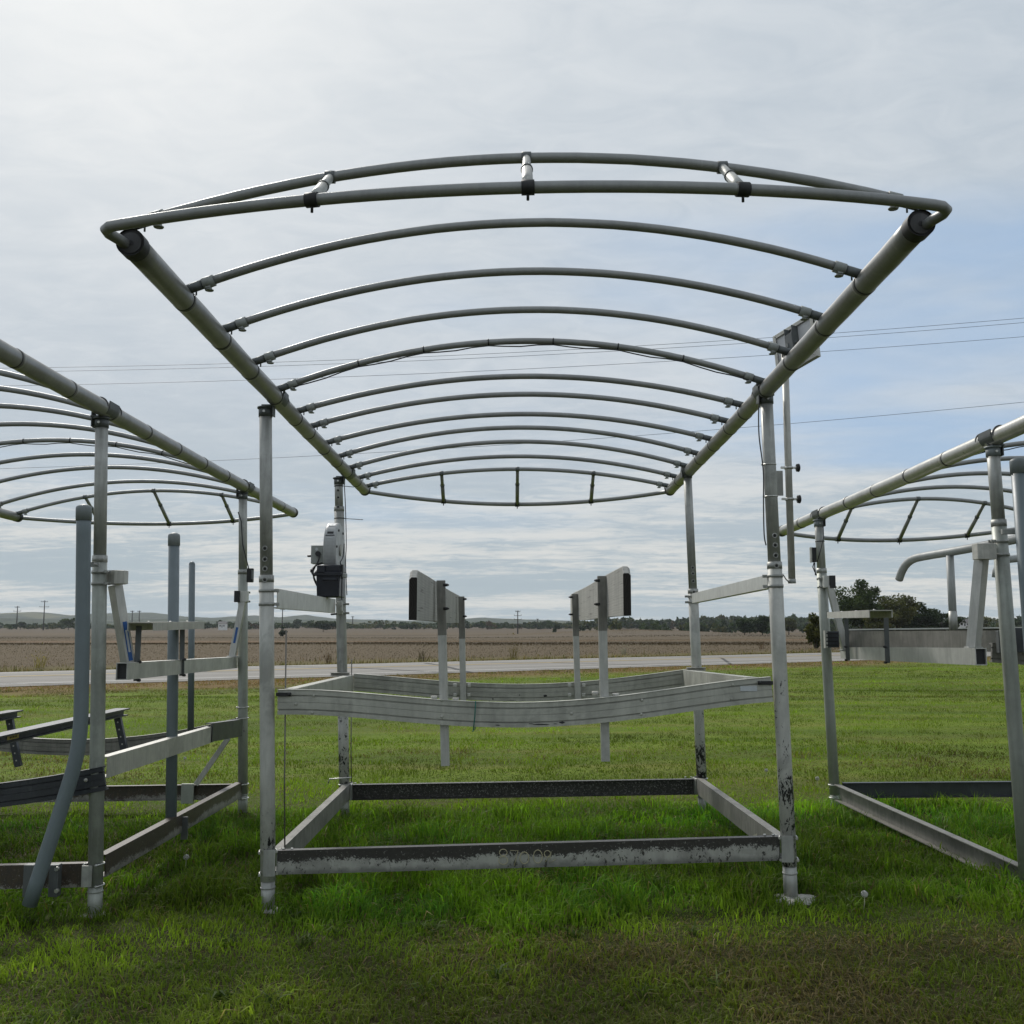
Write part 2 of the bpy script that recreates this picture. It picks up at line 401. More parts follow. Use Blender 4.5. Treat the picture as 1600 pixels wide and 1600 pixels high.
# ------------------------------------------------------------------ boat lift pieces
class Post:
    def __init__(s, base, top): s.b = V(base); s.t = V(top); s.ax = (s.t - s.b).normalized()
    def z(s, z): return s.b + s.ax * ((z - s.b.z) / s.ax.z)
def ring(p, ax, r, h, n=22):
    return MB().tube([p - ax * h / 2, p + ax * h / 2], r, n)
def make_post(root, P, zsplit, r_up=.038, r_low=.0435, low='flaky_paint', up='galvanized', zrail=.24, cap='cap_grey', holes=(), face=V((0, -1, 0)), foot='galvanized', rfoot=.04, capw=.05):
    ax = P.ax
    o = MB().tube([P.z(zsplit - .06), P.z((zsplit + P.t.z) / 2), P.t], r_up, 24).build('post', up, root)
    sl = MB().tube([P.z(zrail - .1), P.z(lerp(zrail, zsplit, .33)), P.z(lerp(zrail, zsplit, .66)), P.z(zsplit)], r_low, 24)
    sl.build('sleeve', low, o)
    f = MB().tube([V((P.b.x, P.b.y, P.b.z - .05)), P.z(zrail - .08)], rfoot, 20)
    f.tube([P.z(.135 + P.b.z) - ax * .004, P.z(.135 + P.b.z) + ax * .004], rfoot + .004, 20)
    f.build('foot', foot, o)
    cp = MB().tube([P.t - ax * .058, P.t - ax * .006], r_up + .0045, 24)
    cp.tube([P.t - ax * .006, P.t + ax * .004], capw, 24)
    cp.build('post_cap', cap, o)
    ring(P.z(zsplit) - ax * .022, ax, r_low + .0015, .04).build('collar', up, o)
    b = MB(); q = P.t - ax * .03 + face * (r_up + .004)
    b.tube([q, q + face * .008], .008, 8); b.build('bolt', 'zinc_bolt', o)
    for hz in holes:
        c = P.z(hz) + face * (r_up if hz > zsplit else r_low)
        h = MB().tube(arc_ring(c + face * .0005, face, .0135, 0, 2 * math.pi, (1, 0, 0), 12), .0035, 6, caps=False)
        h.build('hole_rim', up, o)
        MB().tube([c - face * .004, c + face * .0012], .0085, 10).build('bolt_hole', 'black_rubber', o)
    return o
def u_bolt(parent, P, z, dirv, r=.048, leg=.05, name='u_bolt'):
    """threaded U round a post, legs pointing along dirv"""
    c = P.z(z); d = V(dirv).normalized(); ax = P.ax
    pts = arc_ring(c, ax, r, math.pi / 2, math.pi * 3 / 2, d, 12)
    m = MB().tube([pts[0] + d * leg] + pts + [pts[-1] + d * leg], .005, 8)
    for e in (pts[0] + d * (leg - .012), pts[-1] + d * (leg - .012)): m.tube([e, e + d * .008], .009, 6)
    return m.build(name, 'zinc_bolt', parent)
def clamp(parent, P, z, dirv, r=.047, h=.018, mname='galvanized'):
    c = P.z(z); d = V(dirv).normalized(); s = d.cross(P.ax).normalized()
    m = ring(c, P.ax, r, h)
    for k in (-1, 1): m.box(c + d * (r + .012) + s * k * .012, .004, .03, h, s, d, P.ax)
    m.tube([c + d * (r + .016) - s * .024, c + d * (r + .016) + s * .024], .005, 6)
    return m.build('clamp', mname, parent)
def C_prof(h, w, t=.006, lip=0.0):
    """channel: web on side 0, flanges towards +side"""
    return [(0, -h / 2), (w, -h / 2), (w, -h / 2 + t), (t, -h / 2 + t), (t, h / 2 - t), (w, h / 2 - t), (w, h / 2), (0, h / 2)]
def channel(name, a, b, h, w, side, mname, root, t=.006):
    m = MB().extrude(C_prof(h, w, t), [lerp(V(a), V(b), k / 6) for k in range(7)], side=V(side))
    return m.build(name, mname, root)
def groove_prof(h, w=.045, t=.008, g=.005):
    """extruded cradle beam: flat face with two deep slots and a fine middle line, flanges behind"""
    y = lambda f: (f - .5) * h
    P = [(0, y(0))]
    for f, gh, gd in ((.20, .0085, .0145), (.50, .003, .004), (.77, .0085, .0145)):
        P += [(0, y(f) - gh / 2), (gd, y(f) - gh / 2), (gd, y(f) + gh / 2), (0, y(f) + gh / 2)]
    P += [(0, y(1)), (-w * .12, y(1)), (-w * .12, y(1) + .002), (w, y(1) + .002), (w, y(1) - t), (.019, y(1) - t), (.019, y(0) + t), (w, y(0) + t), (w, y(0))]
    return P
def rivets(name, parent, pts, face, r=.008, mname='beam_paint'):
    for p in pts:
        m = MB(); m.sphere(V(p), r, 8, 5, (1, .5, 1)); m.build(name, mname, parent)
def guide_cap(top, r): pass

def pvc_pole(root, path, r, mname='pvc_grey', cap=True):
    o = MB().tube(path, r, 20).build('guide_pole', mname, root)
    if cap:
        a = V(path[0]); d = (a - V(path[1])).normalized()
        m = MB().tube([a - d * .07, a + d * .001, a + d * .012, a + d * .022, a + d * .028], [r + .004, r + .004, r + .002, r * .7, r * .25], 20)
        m.build('pole_cap', 'pvc_cap', o)
    return o

# ------------------------------------------------------------------ canopy frame
def canopy(label, Lf, Lb, Rf, Rb, ys, rises, rail_mat, bow_mat, seats, seed, front=True, cable_bow=None, rr=.05, sag_b=(.45, -.09), sag_f=(.45, -.03)):
    rnd = random.Random(seed)
    Lf, Lb, Rf, Rb = map(V, (Lf, Lb, Rf, Rb))
    root = thing('canopy_frame', lerp(Lb, Rb, .5), label, 'canopy frame', 'arched canopy frames over the lifts')
    onL = lambda y: lerp(Lf, Lb, (y - Lf.y) / (Lb.y - Lf.y)); onR = lambda y: lerp(Rf, Rb, (y - Rf.y) / (Rb.y - Rf.y))
    up = V((0, 0, 1)); rails = []
    for a, b, on, sgn in ((Lf, Lb, onL, 1), (Rf, Rb, onR, -1)):
        d = (b - a).normalized()
        n = 40
        pts = [lerp(a, b, k / n) + V((rnd.uniform(-.0012, .0012), 0, rnd.uniform(-.0012, .0012) - .012 * math.sin(math.pi * k / n))) for k in range(n + 1)]
        m = MB().tube(pts, rr, 28)
        o = m.build('side_rail', rail_mat, root); rails.append((o, d))
        # dark split end cap with a keyhole in the front end, plain cap behind
        for e, dd in ((a, -d), (b, d)):
            c = MB().tube([e - dd * .05, e + dd * .012], rr + .004, 28, caps=False)
            c.tube([e - dd * .004, e + dd * .002], rr + .003, 28)
            c.build('end_cap', 'black_rubber', o)
            pl = MB().tube([e + dd * .002, e + dd * .006], rr * .82, 20); pl.build('cap_plate', 'black_rubber' if False else 'cap_dark', o)
            MB().tube([e + dd * .006, e + dd * .0075], .010, 10).build('keyhole', 'ink', o)
        for y in ys[1:-1]:
            c = on(y) - up * .012 * math.sin(math.pi * (y - a.y) / (b.y - a.y)) + d * rnd.uniform(.02, .05)
            m = ring(c, d, rr + .002, .009, 28); m.build('band', 'cap_dark', o)
            c2 = c + d * .02
            ring(c2, d, rr + .0015, .024, 28).build('sleeve_joint', rail_mat, o)
    # arched bows
    for k, y in enumerate(ys):
        lift_ = .05 if (front and k == 0) else .025
        a, b = onL(y) + V((.02, 0, lift_)), onR(y) + V((-.02, 0, lift_))
        rise = rises[k]; N = 30; pts = []
        for i in range(N + 1):
            t = i / N; p = lerp(a, b, t); s = 1 - (2 * t - 1) ** 2
            pts.append(p + V((0, rnd.uniform(-.001, .001) + .01 * math.sin(7 * t + k) * 0, rise * s)))
        r = .0195
        bow = MB().tube(pts[1:-1], r, 14).build('bow', bow_mat, root)
        for end, nx, sg in ((0, 1, 1), (N, -1, -1)):
            p0 = pts[end]; p1 = pts[end + 2 * nx]; d = (p1 - p0).normalized(); L = (p1 - p0).length
            q = p0 + d * (.068 + rnd.uniform(0, .012))
            m = MB().tube([q, q + d * .052], r + .006, 16)
            m.box(q + d * .026 - up * (r + .004), .022, .03, .012)
            # round foot hanging under the clip
            c = q + d * .03 - up * (r + .008)
            m.tube([c, c - up * .008], .010, 10); m.tube([c - up * .007, c - up * .009, c - up * .013], [.016, .020, .018], 14)
            m.build('clip', 'clip_grey', bow)
            j = MB().tube([p0 + d * .005, q], r + .002, 12); j.box(p0 + d * .035 + up * .016, .085, .018, .006, d, V((0, 1, 0)), d.cross(V((0, 1, 0))))
            j.tube([p0 + d * .05, p0 + d * .05 - up * .04], .004, 6)
            j.build('bow_joint', 'cap_grey', bow)
        if k == cable_bow:
            for i in (5, 9, 13, 17, 21, 25):
                t = (pts[i + 1] - pts[i - 1]).normalized()
                ring(pts[i], t, r + .003, .008, 12).build('cable_tie', 'cable_black', bow)
            cab = []
            for i in range(1, N):
                cab.append(pts[i] - up * (r + .004 + .014 * abs(math.sin((i - 1) * math.pi / 4 + .2)) ** 2) - V((0, .012, 0)))
            MB().tube(cab, .004, 6).build('cable', 'cable_black', bow)
    # end bars bowing outwards, with elbows into the rail ends and three struts up to the end bow
    ends = [(Lb, Rb, 1, sag_b, ys[-1], rises[-1])]
    if front: ends.append((Lf, Rf, -1, sag_f, ys[0], rises[0]))
    for a, b, sg, (outw, drop), yb, rise in ends:
        N = 28; pts = []
        aa, bb = a + V((-.04 if front and sg < 0 else 0, sg * .09, 0)), b + V((.04 if front and sg < 0 else 0, sg * .09, 0))
        for i in range(N + 1):
            t = i / N; s = 1 - (2 * t - 1) ** 2
            pts.append(lerp(aa, bb, t) + V((0, sg * (outw - .09) * s, drop * s)))
        path = [a + V((0, -sg * .03, 0)), a + V((-.012, sg * .03, 0)), a + V((-.02, sg * .065, 0))] + pts[1:-1] + [b + V((.02, sg * .065, 0)), b + V((.012, sg * .03, 0)), b + V((0, -sg * .03, 0))]
        if sg < 0:   # rounded elbows
            path = [a + V((-.01, .05, -.01)), a + V((-.03, -.03, 0)), a + V((-.055, -.075, .008)), a + V((-.055, -.105, .012)), a + V((-.03, -.13, .014)), a + V((.01, -.145, .014))]
            inner = []
            A, B = path[-1], b + V((-.01, -.145, .014))
            for i in range(1, N):
                t = i / N; s = 1 - (2 * t - 1) ** 2
                inner.append(lerp(A, B, t) + V((0, -(outw - .145) * s, drop * s)))
            tail = [b + V((-p.x + a.x, p.y - a.y, p.z - a.z)) for p in path][::-1]
            full = path + inner + tail; pts = [A] + inner + [B]
            path = full
        bar = MB().tube(path, .021, 16).build('end_bar', bow_mat, root)
        bl, br = onL(yb) + V((.02, 0, .025)), onR(yb) + V((-.02, 0, .025))
        for t in (.25, .5, .75):
            s = 1 - (2 * t - 1) ** 2
            tb = t if sg > 0 else lerp(t, .5, -.03)
            p = lerp(bl, br, t) + V((0, 0, rise * s + (.025 if sg < 0 else 0))); q = pts[int(round(tb * N))] 
            d = (q - p).normalized()
            st = MB().tube([p + d * .012, lerp(p, q, .55)], .0165, 14).build('strut', 'galvanized' if sg < 0 else bow_mat, root)
            MB().tube([lerp(p, q, .42), q - d * .01], .0195, 14).build('strut_sleeve', 'galvanized' if sg < 0 else bow_mat, st)
            ring(lerp(p, q, .42), d, .0225, .012, 14).build('strut_collar', 'cap_grey', st)
            tq = (pts[int(round(tb * N)) + 1] - pts[int(round(tb * N)) - 1]).normalized()
            c = MB().tube([q - tq * .022, q + tq * .022], .026, 14); c.tube([q, q - up * .045], .005, 6); c.build('strut_clamp', 'black_rubber', st)
            c = MB().tube([p - V((.018, 0, 0)), p + V((.018, 0, 0))], .0235, 14); c.build('strut_clamp', 'cap_grey', st)
    # saddles carrying the rails on the posts
    for (P, side) in seats:
        on = onL if side < 0 else onR; dd = rails[0][1] if side < 0 else rails[1][1]; o = rails[0][0] if side < 0 else rails[1][0]
        c = on(P.t.y); s = V((1, 0, 0)); s = (s - dd * s.dot(dd)).normalized(); w = s.cross(dd); w = w if w.z > 0 else -w
        n = 14; prof = []
        ro, ri = rr + .008, rr + .002
        for i in range(n + 1):
            an = math.pi * (1.0 + i / n); prof.append((math.cos(an) * ro, math.sin(an) * ro))
        prof += [(ro, .03), (ri, .03)]
        for i in range(n + 1):
            an = math.pi * (2.0 - i / n); prof.append((math.cos(an) * ri, math.sin(an) * ri))
        prof += [(-ri, .03), (-ro, .03)]
        m = MB().extrude(prof, [c - dd * .07, c + dd * .07], side=s, up=w)
        k = 1 if side < 0 else -1
        m.box(V((P.t.x + k * .05, P.t.y, lerp(P.t.z, c.z, .5) - .01)), .008, .06, max(.06, c.z - P.t.z + .09), ch=.001)
        m.box(V((P.t.x + k * .02, P.t.y, P.t.z + .010)), .075, .07, .008)
        m.build('saddle', 'cap_grey', o)
        for q in (-.085, .085, .12): ring(c + dd * q, dd, rr + .002, .009, 28).build('band', 'cap_dark', o)
    return root

# ------------------------------------------------------------------ centre boat lift
FL = Post(at(419, 1424, 6.19), at(415, 637, 6.19)); FR = Post(at(1236, 1401, 6.19), at(1197, 617, 6.19))
RL = Post(at(539, 1275, 8.95), at(529, 747, 8.95)); RR = Post(at(1099, 1271, 8.95), at(1074, 737, 8.95))
def zpx(px, py, Y): return at(px, py, Y).z

def centre_lift():
    root = thing('boat_lift', (0.1, 7.5, 0), 'pale boat lift with flaking grey paint on its base, standing in the middle', 'boat lift', 'boat lifts stored side by side on the lawn')
    hz = lambda P, Y, ys: [zpx(P, y, Y) for y in ys]
    make_post(root, FL, zpx(416, 899, 6.19), low='flaky_paint_light', holes=hz(416, 6.15, (857, 874, 889, 906)), zrail=.235)
    make_post(root, FR, zpx(1208, 878, 6.19), low='flaky_paint_heavy', holes=hz(1208, 6.15, (837, 852, 868, 884)), zrail=.32)
    make_post(root, RL, zpx(530, 788, 8.95) - .02, r_up=.036, holes=hz(530, 8.9, (766, 777, 792)), zrail=.27, low='galvanized')
    MB().tube([RL.z(.2), RL.z(1.05)], .0448, 24).build('paint_sleeve', 'flaky_paint_heavy', root)
    make_post(root, RR, zpx(1083, 920, 8.95), low='flaky_paint_heavy', r_up=.036, holes=hz(1083, 8.9, (887, 896, 908, 925)), zrail=.29)
    # --- base rails
    a, b = at(433, 1348, 6.15), at(1219, 1326, 6.15)
    r = channel('base_rail', a, b, .135, .05, (0, 1, 0), 'flaky_rail', root)
    ft = MB()
    # scrawled paint marks on the front rail
    def stroke(pts):
        ft.tube([lerp(a, b, (x - 433) / 786.) + V((0, -.004, .135 / 36 * (lerp(1348, 1326, (x - 433) / 786) - y))) for x, y in pts], .0022, 5)
    circ = lambda cx, cy, rx, ry, a0=0, a1=6.6, n=14: [(cx + rx * math.cos(lerp(a0, a1, k / n)), cy + ry * math.sin(lerp(a0, a1, k / n))) for k in range(n + 1)]
    stroke(circ(786, 1332, 6, 5, 0, 6.3)); stroke(circ(786, 1344, 7, 6, -2.6, 3.4)); stroke([(797, 1329), (809, 1329), (803, 1352)])
    stroke(circ(819, 1340, 7, 9)); stroke(circ(840, 1338, 7, 10)); stroke(circ(855, 1334, 5, 5, 2, 8)); stroke([(852, 1346), (862, 1330), (858, 1348), (868, 1342)])
    ft.build('paint_scrawl', 'scrawl', r)
    a, b = at(551, 1237, 8.99), at(1090, 1228, 8.99)
    channel('base_rail', a, b, .13, .05, (0, -1, 0), 'flaky_rail_dark', root)
    a, b = at(440, 1344, 6.22) , at(546, 1238, 8.92)
    a, b = V((FL.z(.25).x + .055, 6.24, FL.b.z + .33 - .065)), V((RL.z(.25).x + .055, 8.90, zpx(545, 1237, 8.9)))
    channel('base_rail', a, b, .13, .055, (-1, 0, 0), 'aluminium_dull', root)
    a2, b2 = V((FR.z(.3).x - .055, 6.24, zpx(1219, 1326, 6.2))), V((RR.z(.3).x - .055, 8.90, zpx(1092, 1228, 8.9)))
    rs = channel('base_rail', a2, b2, .13, .055, (1, 0, 0), 'aluminium_dull', root)
    # pale lichen streaks where the right rail meets the front
    m = MB()
    for k in range(16):
        t = .03 + .012 * k + random.uniform(0, .006); p = lerp(a2, b2, t) + V((-.0035, 0, -.06)); hgt = random.uniform(.02, .075) * (1 - .02 * k)
        m.box(p + V((0, 0, hgt / 2)), .002, .02, hgt)
    m.build('lichen_streak', 'moss_cream', rs)
    # corner plates and U bolts
    for P, zr, sx, sy in ((FL, .245, 1, -1), (FR, .325, -1, -1), (RL, .27, 1, 1), (RR, .29, -1, 1)):
        zr = {id(FL): zpx(433, 1348, 6.15), id(FR): zpx(1219, 1326, 6.15), id(RL): zpx(550, 1237, 8.95), id(RR): zpx(1090, 1228, 8.95)}[id(P)]
        c = P.z(zr)
        pl = MB().box(c + V((sx * .02, sy * .052, 0)), .07, .008, .15, ch=.001).build('corner_plate', 'galvanized', root)
        MB().box(c + V((sx * .062, -sy * .01, 0)), .008, .1, .13, ch=.001).build('corner_plate', 'galvanized', root)
        for dz in (-.062, .062): u_bolt(pl, P, zr + dz, (sx * .25, sy, 0), leg=.065)
        for q in (.09, .14): 
            bb = MB(); pp = c + V((sx * q, sy * .005, .068)); bb.tube([pp, pp + V((0, 0, .008))], .008, 6); bb.build('bolt', 'zinc_bolt', pl)
    # --- bowed cradle beams
    prof = groove_prof(.144)
    def top(pxs, Y): return [at(x, y, Y) for x, y in pxs]
    def smooth(pts, n=26):
        xs = [p.x for p in pts]; zs = np.array([p.z for p in pts]); co = np.polyfit(xs, zs, 4 if len(pts) > 5 else 2)
        return [V((x, lerp(pts[0].y, pts[-1].y, (x - xs[0]) / (xs[-1] - xs[0])), float(np.polyval(co, x)))) for x in np.linspace(xs[0], xs[-1], n)]
    tp = smooth(top([(434, 1078), (560, 1084), (700, 1092), (800, 1100), (880, 1097), (950, 1088), (1080, 1073), (1206, 1058)], 6.15))
    beam = MB().extrude(prof, [p - V((0, 0, .072)) for p in tp], side=V((0, 1, 0))).build('cradle_beam', 'beam_paint', root)
    ends = []
    for x, y in ((488, 1114), (690, 1094), (690, 1120), (1003, 1094), (1002, 1116), (893, 1115), (462, 1100), (1145, 1070), (1143, 1092), (490, 1087)):
        p = at(x, y, 6.146); ends.append(V((p.x, 6.147, p.z)))
    rivets('rivet', beam, ends, None, .009)
    for px, py, s in ((443, 1085, 1), (1196, 1067, -1)):
        p = at(px, py, 6.142); m = MB().box(p, .09, .006, .022, ch=.002); m.sphere(p + V((s * .035, -.006, 0)), .012, 8, 5)
        m.build('end_strap', 'black_rubber', beam)
    # worn-off paint low on the front beam
    for (px, py, w, h) in ((778, 1133, .035, .006), (845, 1132, .10, .007), (878, 1129, .05, .012), (830, 1131, .04, .005), (868, 1131, .03, .004)):
        p = at(px, py, 6.148); n = 9
        vs = [V((p.x + w * (.5 * math.cos(2 * math.pi * k / n) * random.uniform(.6, 1.1)), 6.1485, p.z + h * .6 * math.sin(2 * math.pi * k / n) * random.uniform(.5, 1.1))) for k in range(n)]
        MB().add(vs, [tuple(range(n))]).build('paint_chip', 'ink', beam)
    tag_p = at(1170, 1076, 6.145); MB().box(V((tag_p.x, 6.147, tag_p.z)), .1, .002, .03).build('sticker', 'sticker_pale', beam)
    # green twine knotted round the beam
    g0 = at(742, 1100, 6.14); x0 = g0.x; zt = g0.z + .01; zb = zt - .16
    m = MB().tube([V((x0 + .004, 6.142, zt)), V((x0, 6.138, (zt + zb) / 2)), V((x0 - .008, 6.142, zb)), V((x0 - .006, 6.165, zb - .003)), V((x0, 6.19, zb)), V((x0, 6.19, zt)), V((x0 + .004, 6.16, zt + .004)), V((x0 + .004, 6.142, zt))], .0032, 6)
    m.tube([V((x0 - .008, 6.142, zb)), V((x0 - .012, 6.138, zb - .012))], .003, 6)
    m.build('green_twine', 'strap_green', beam)
    tr = smooth(top([(552, 1053), (690, 1064), (800, 1070), (892, 1066), (1040, 1051), (1096, 1043)], 8.93))
    beam2 = MB().extrude(prof, [p - V((0, 0, .072)) for p in tr], side=V((0, 1, 0))).build('cradle_beam', 'beam_paint', root)
    for (px, py, w, h) in ((852, 1087, .05, .03), (800, 1094, .09, .006), (770, 1092, .02, .012), (812, 1086, .015, .012)):
        p = at(px, py, 8.922); n = 9
        vs = [V((p.x + w * .5 * math.cos(2 * math.pi * k / n) * random.uniform(.6, 1.1), 8.9235, p.z + h * .5 * math.sin(2 * math.pi * k / n) * random.uniform(.5, 1.1))) for k in range(n)]
        MB().add(vs, [tuple(range(n))]).build('paint_chip', 'ink', beam2)
    # side beams of the cradle
    for (p, q, s) in ((at(462, 1092, 6.19), at(552, 1066, 8.92), 1), (at(1166, 1074, 6.19), at(1067, 1058, 8.92), -1)):
        channel('side_beam', p + V((0, 0, -.01)), q + V((0, 0, -.01)), .14, .07, (-s, 0, 0), 'beam_paint', root)
        channel('side_beam_foot', q + V((-s * .03, -.02, .07)), q + V((-s * .19, -.02, .07)), .03, .04, (0, -1, 0), 'aluminium', root)
    # --- guide posts and boards
    gp = []
    for (t, b, Y) in ((at(689, 907, 6.225), at(696, 1196, 6.225), 0), (at(940, 900, 6.225), at(946, 1189, 6.225), 0), (at(721, 932, 8.89), at(724, 1098, 8.89), 0), (at(898, 928, 8.89), at(903, 1094, 8.89), 0)):
        o = MB().hollow(b, t, .05, .05, .004, up=V((0, 1, 0)))
        o.box(t - V((0, 0, .002)), .048, .048, .004)
        po = o.build('guide_post', 'galvanized_bright', root); gp.append(po)
        ax = (t - b).normalized()
        MB().hollow(lerp(b, t, 0.70 if Y == 0 and t.y < 7 else .60), t - ax * .002, .0515, .0515, .001, up=V((0, 1, 0))).build('bare_metal', 'aluminium_dull', po)
    for px, py, Y in ((678, 1090, 6.20), (712, 1093, 6.20), (930, 1083, 6.2), (962, 1086, 6.2)):
        p = at(px, py, Y); MB().tube([p - V((0, 0, .01)), p + V((0, 0, .01))], .02, 10).build('washer', 'aluminium', gp[0] if px < 800 else gp[1])
    for px, Y in ((722, 8.87), (901, 8.87)):
        for s in (-1, 1):
            for py in (1071, 1086): 
                p = at(px + s * 11, py, Y); MB().box(p, .03, .02, .03, ch=.004).build('u_bolt_plate', 'zinc_bolt', gp[2] if px < 800 else gp[3])
    def board(xi, y0, y1, zt, zb, s, tilt):
        th = .04; n = 12
        vs_prof = [(0, zb), (0, zt - .005), (s * .004, zt), (s * (th - .012), zt), (s * th, zt - .012), (s * th, zb)]
        path = []
        m = MB()
        pts = []
        for k in range(n + 1):
            y = lerp(y0, y1, k / n); x = xi + tilt * (k / n)
            dz = -.008 * k / n + .003 * math.sin(k * .7)
            pts.append((x, y, dz))
        vs = []; np_ = len(vs_prof)
        for k, (x, y, dz) in enumerate(pts):
            cut = .035 if k == 0 else 0
            for i, (a, z) in enumerate(vs_prof):
                yy = y
                if k == 0 and i in (1, 2, 3, 4): yy = y + .0
                zz = z + dz
                if k == 0 and z > zt - .02: zz -= .038
                vs.append(V((x + a, yy, zz)))
        # chamfered near corner: second ring just behind at full height
        fs = []
        ring2 = []
        x, y, dz = pts[0]
        for a, z in vs_prof: ring2.append(V((x + a, y + .05, z + dz)))
        allr = [vs[:np_]] + [ring2] + [vs[k * np_:(k + 1) * np_] for k in range(1, n + 1)]
        flat = [v for rr in allr for v in rr]; R = len(allr)
        for i in range(R - 1):
            for k in range(np_):
                fs.append((i * np_ + k, i * np_ + (k + 1) % np_, (i + 1) * np_ + (k + 1) % np_, (i + 1) * np_ + k))
        fs.append(tuple((R - 1) * np_ + k for k in range(np_)))
        m.add(flat, fs)
        o = m.build('guide_board', 'weathered_wood', root)
        MB().add(vs[:np_], [tuple(range(np_))]).build('board_end', 'wood_endgrain', o)
        return o
    bl = board(-.468, 5.06, 9.75, zpx(652, 890, 5.06), zpx(652, 969, 5.06), -1, -.012)
    br = board(.572, 5.28, 10.05, zpx(971, 884, 5.28), zpx(971, 962, 5.28), 1, .0)
    for px, ys, Y, par in ((698, (914, 951), 6.2, bl), (932, (907, 944), 6.2, br), (727, (936, 963), 8.86, bl), (891, (933, 960), 8.86, br)):
        for py in ys:
            p = at(px, py, Y); s = 1 if px < 800 else -1
            m = MB().tube([p - V((s * .02, 0, 0)), p + V((s * .006, 0, 0))], .009, 6); m.tube([p + V((s * .006, 0, 0)), p + V((s * .014, 0, 0))], .005, 6)
            m.build('carriage_bolt', 'black_rubber', par)
    # --- upper side beams
    p, q = at(434, 935, 6.24), at(524, 947, 8.86)
    channel('upper_beam', p, q, .118, .05, (-1, 0, 0), 'aluminium_white', root)
    p, q = at(1199, 908.5, 6.24), at(1081, 935, 8.86)
    channel('upper_beam', p, q, .082, .05, (1, 0, 0), 'aluminium_white', root)
    for P, zs, d in ((FL, (zpx(416, 923, 6.19), zpx(416, 944, 6.19)), (.9, .45, 0)), (FR, (zpx(1210, 900, 6.19), zpx(1210, 916, 6.19)), (-.9, .45, 0)), (RR, (zpx(1080, 932, 8.95), zpx(1080, 941, 8.95)), (-1, -.3, 0)), (RL, (zpx(532, 944, 8.95), zpx(532, 958, 8.95)), (1, -.4, 0))):
        for z in zs: clamp(root, P, z, d)
    # bracket block on the left rear post
    p = at(531, 950, 8.86); k = MB().box(p, .045, .05, .11, ch=.003).build('post_bracket', 'aluminium_white', root)
    for dx, dy in ((.02, .02), (.03, -.03), (.01, .0)):
        e = p + V((dx, -.03, dy)); MB().tube([e, e + V((0, -.025, 0))], .009, 6).build('bolt', 'zinc_bolt', k)
    e = at(517, 960, 8.8); MB().tube([e, e + V((.05, 0, .004))], .008, 6).build('bolt', 'cable_black', k)
    # lifting cables
    for (t, b) in ((at(444, 1117, 6.24), at(445, 1324, 6.26)), (at(548, 1122, 8.88), at(549, 1222, 8.88))):
        MB().tube([t + V((0, 0, .5)), lerp(t, b, .5), b], .0045, 8).build('lift_cable', 'steel_cable', root)
    p = at(545, 1233, 8.8); c = MB().tube([p + V((-.17, -.02, .05)), p + V((-.16, -.02, .085)), p + V((.02, 0, .095))], .006, 6); c.build('hook_bolt', 'zinc_bolt', root)
    # --- winch on the left rear post
    wc = at(522, 860, 8.68); wc.x = -1.512
    w = thing_part = MB()
    R = .228; th = .105
    prof = [(-th / 2, 0), (-th / 2, R * .94), (-th / 2 + .008, R * .985), (-th / 2 + .02, R), (th / 2 - .02, R), (th / 2 - .008, R * .985), (th / 2, R * .94), (th / 2, 0)]
    n = 48; vs = []; fs = []
    for i in range(n):
        an = 2 * math.pi * i / n
        for (xx, rr_) in prof[1:-1]: vs.append(wc + V((xx, math.cos(an) * rr_, math.sin(an) * rr_ * 1.02)))
    K = len(prof) - 2
    for i in range(n):
        for k in range(K - 1): fs.append((i * K + k, i * K + k + 1, ((i + 1) % n) * K + k + 1, ((i + 1) % n) * K + k))
    fs.append(tuple(i * K for i in range(n))); fs.append(tuple(i * K + K - 1 for i in range(n))[::-1])
    w.add(vs, fs, False)
    win = w.build('winch_housing', 'winch_white', root)
    MB().tube([wc + V((th / 2, 0, 0)), wc + V((th / 2 + .012, 0, 0))], .05, 16).build('hub', 'aluminium', win)
    for rr_, an in ((.19, 1.0), (.19, 2.2), (.19, 0.1)):
        q = wc + V((th / 2 + .001, math.cos(an) * rr_ * -1, math.sin(an) * rr_)); MB().tube([q, q + V((.008, 0, 0))], .01, 8).build('bolt', 'cable_black', win)
    def rim(an, wdt, hgt, mname, name, dx=0):
        nrm = V((0, -math.cos(an), math.sin(an) * 1.02)); tv = V((0, math.sin(an), math.cos(an)))
        MB().box(wc + V((dx, 0, 0)) + V((0, -math.cos(an) * R, math.sin(an) * R * 1.02)) + nrm * .0008, wdt, hgt, .0022, V((1, 0, 0)), tv, nrm).build(name, mname, win)
    rim(1.12, .055, .05, 'sticker_pale', 'sticker', .0); rim(1.1, .018, .014, 'ink', 'sticker_print', .002)
    rim(.62, .052, .022, 'ink', 'sticker_print', 0); rim(.5, .075, .008, 'ink', 'sticker_print', 0); rim(.38, .05, .004, 'sticker_pale', 'sticker', 0)
    cb = at(499, 867, 8.66); box = MB().box(cb, .125, .1, .155, ch=.006).build('control_box', 'box_grey', root)
    MB().tube([cb + V((-.063, 0, -.01)), cb + V((-.1, 0, -.01))], .009, 8).build('toggle', 'cable_black', box)
    MB().box(cb + V((-.015, -.051, .045)), .022, .002, .022, V((.7, 0, .7)), V((0, 1, 0)), V((-.7, 0, .7))).build('sticker', 'sticker_pale', box)
    MB().tube([cb + V((0, -.05, .005)), cb + V((0, -.075, .005))], .022, 12).build('dial', 'cable_black', box)
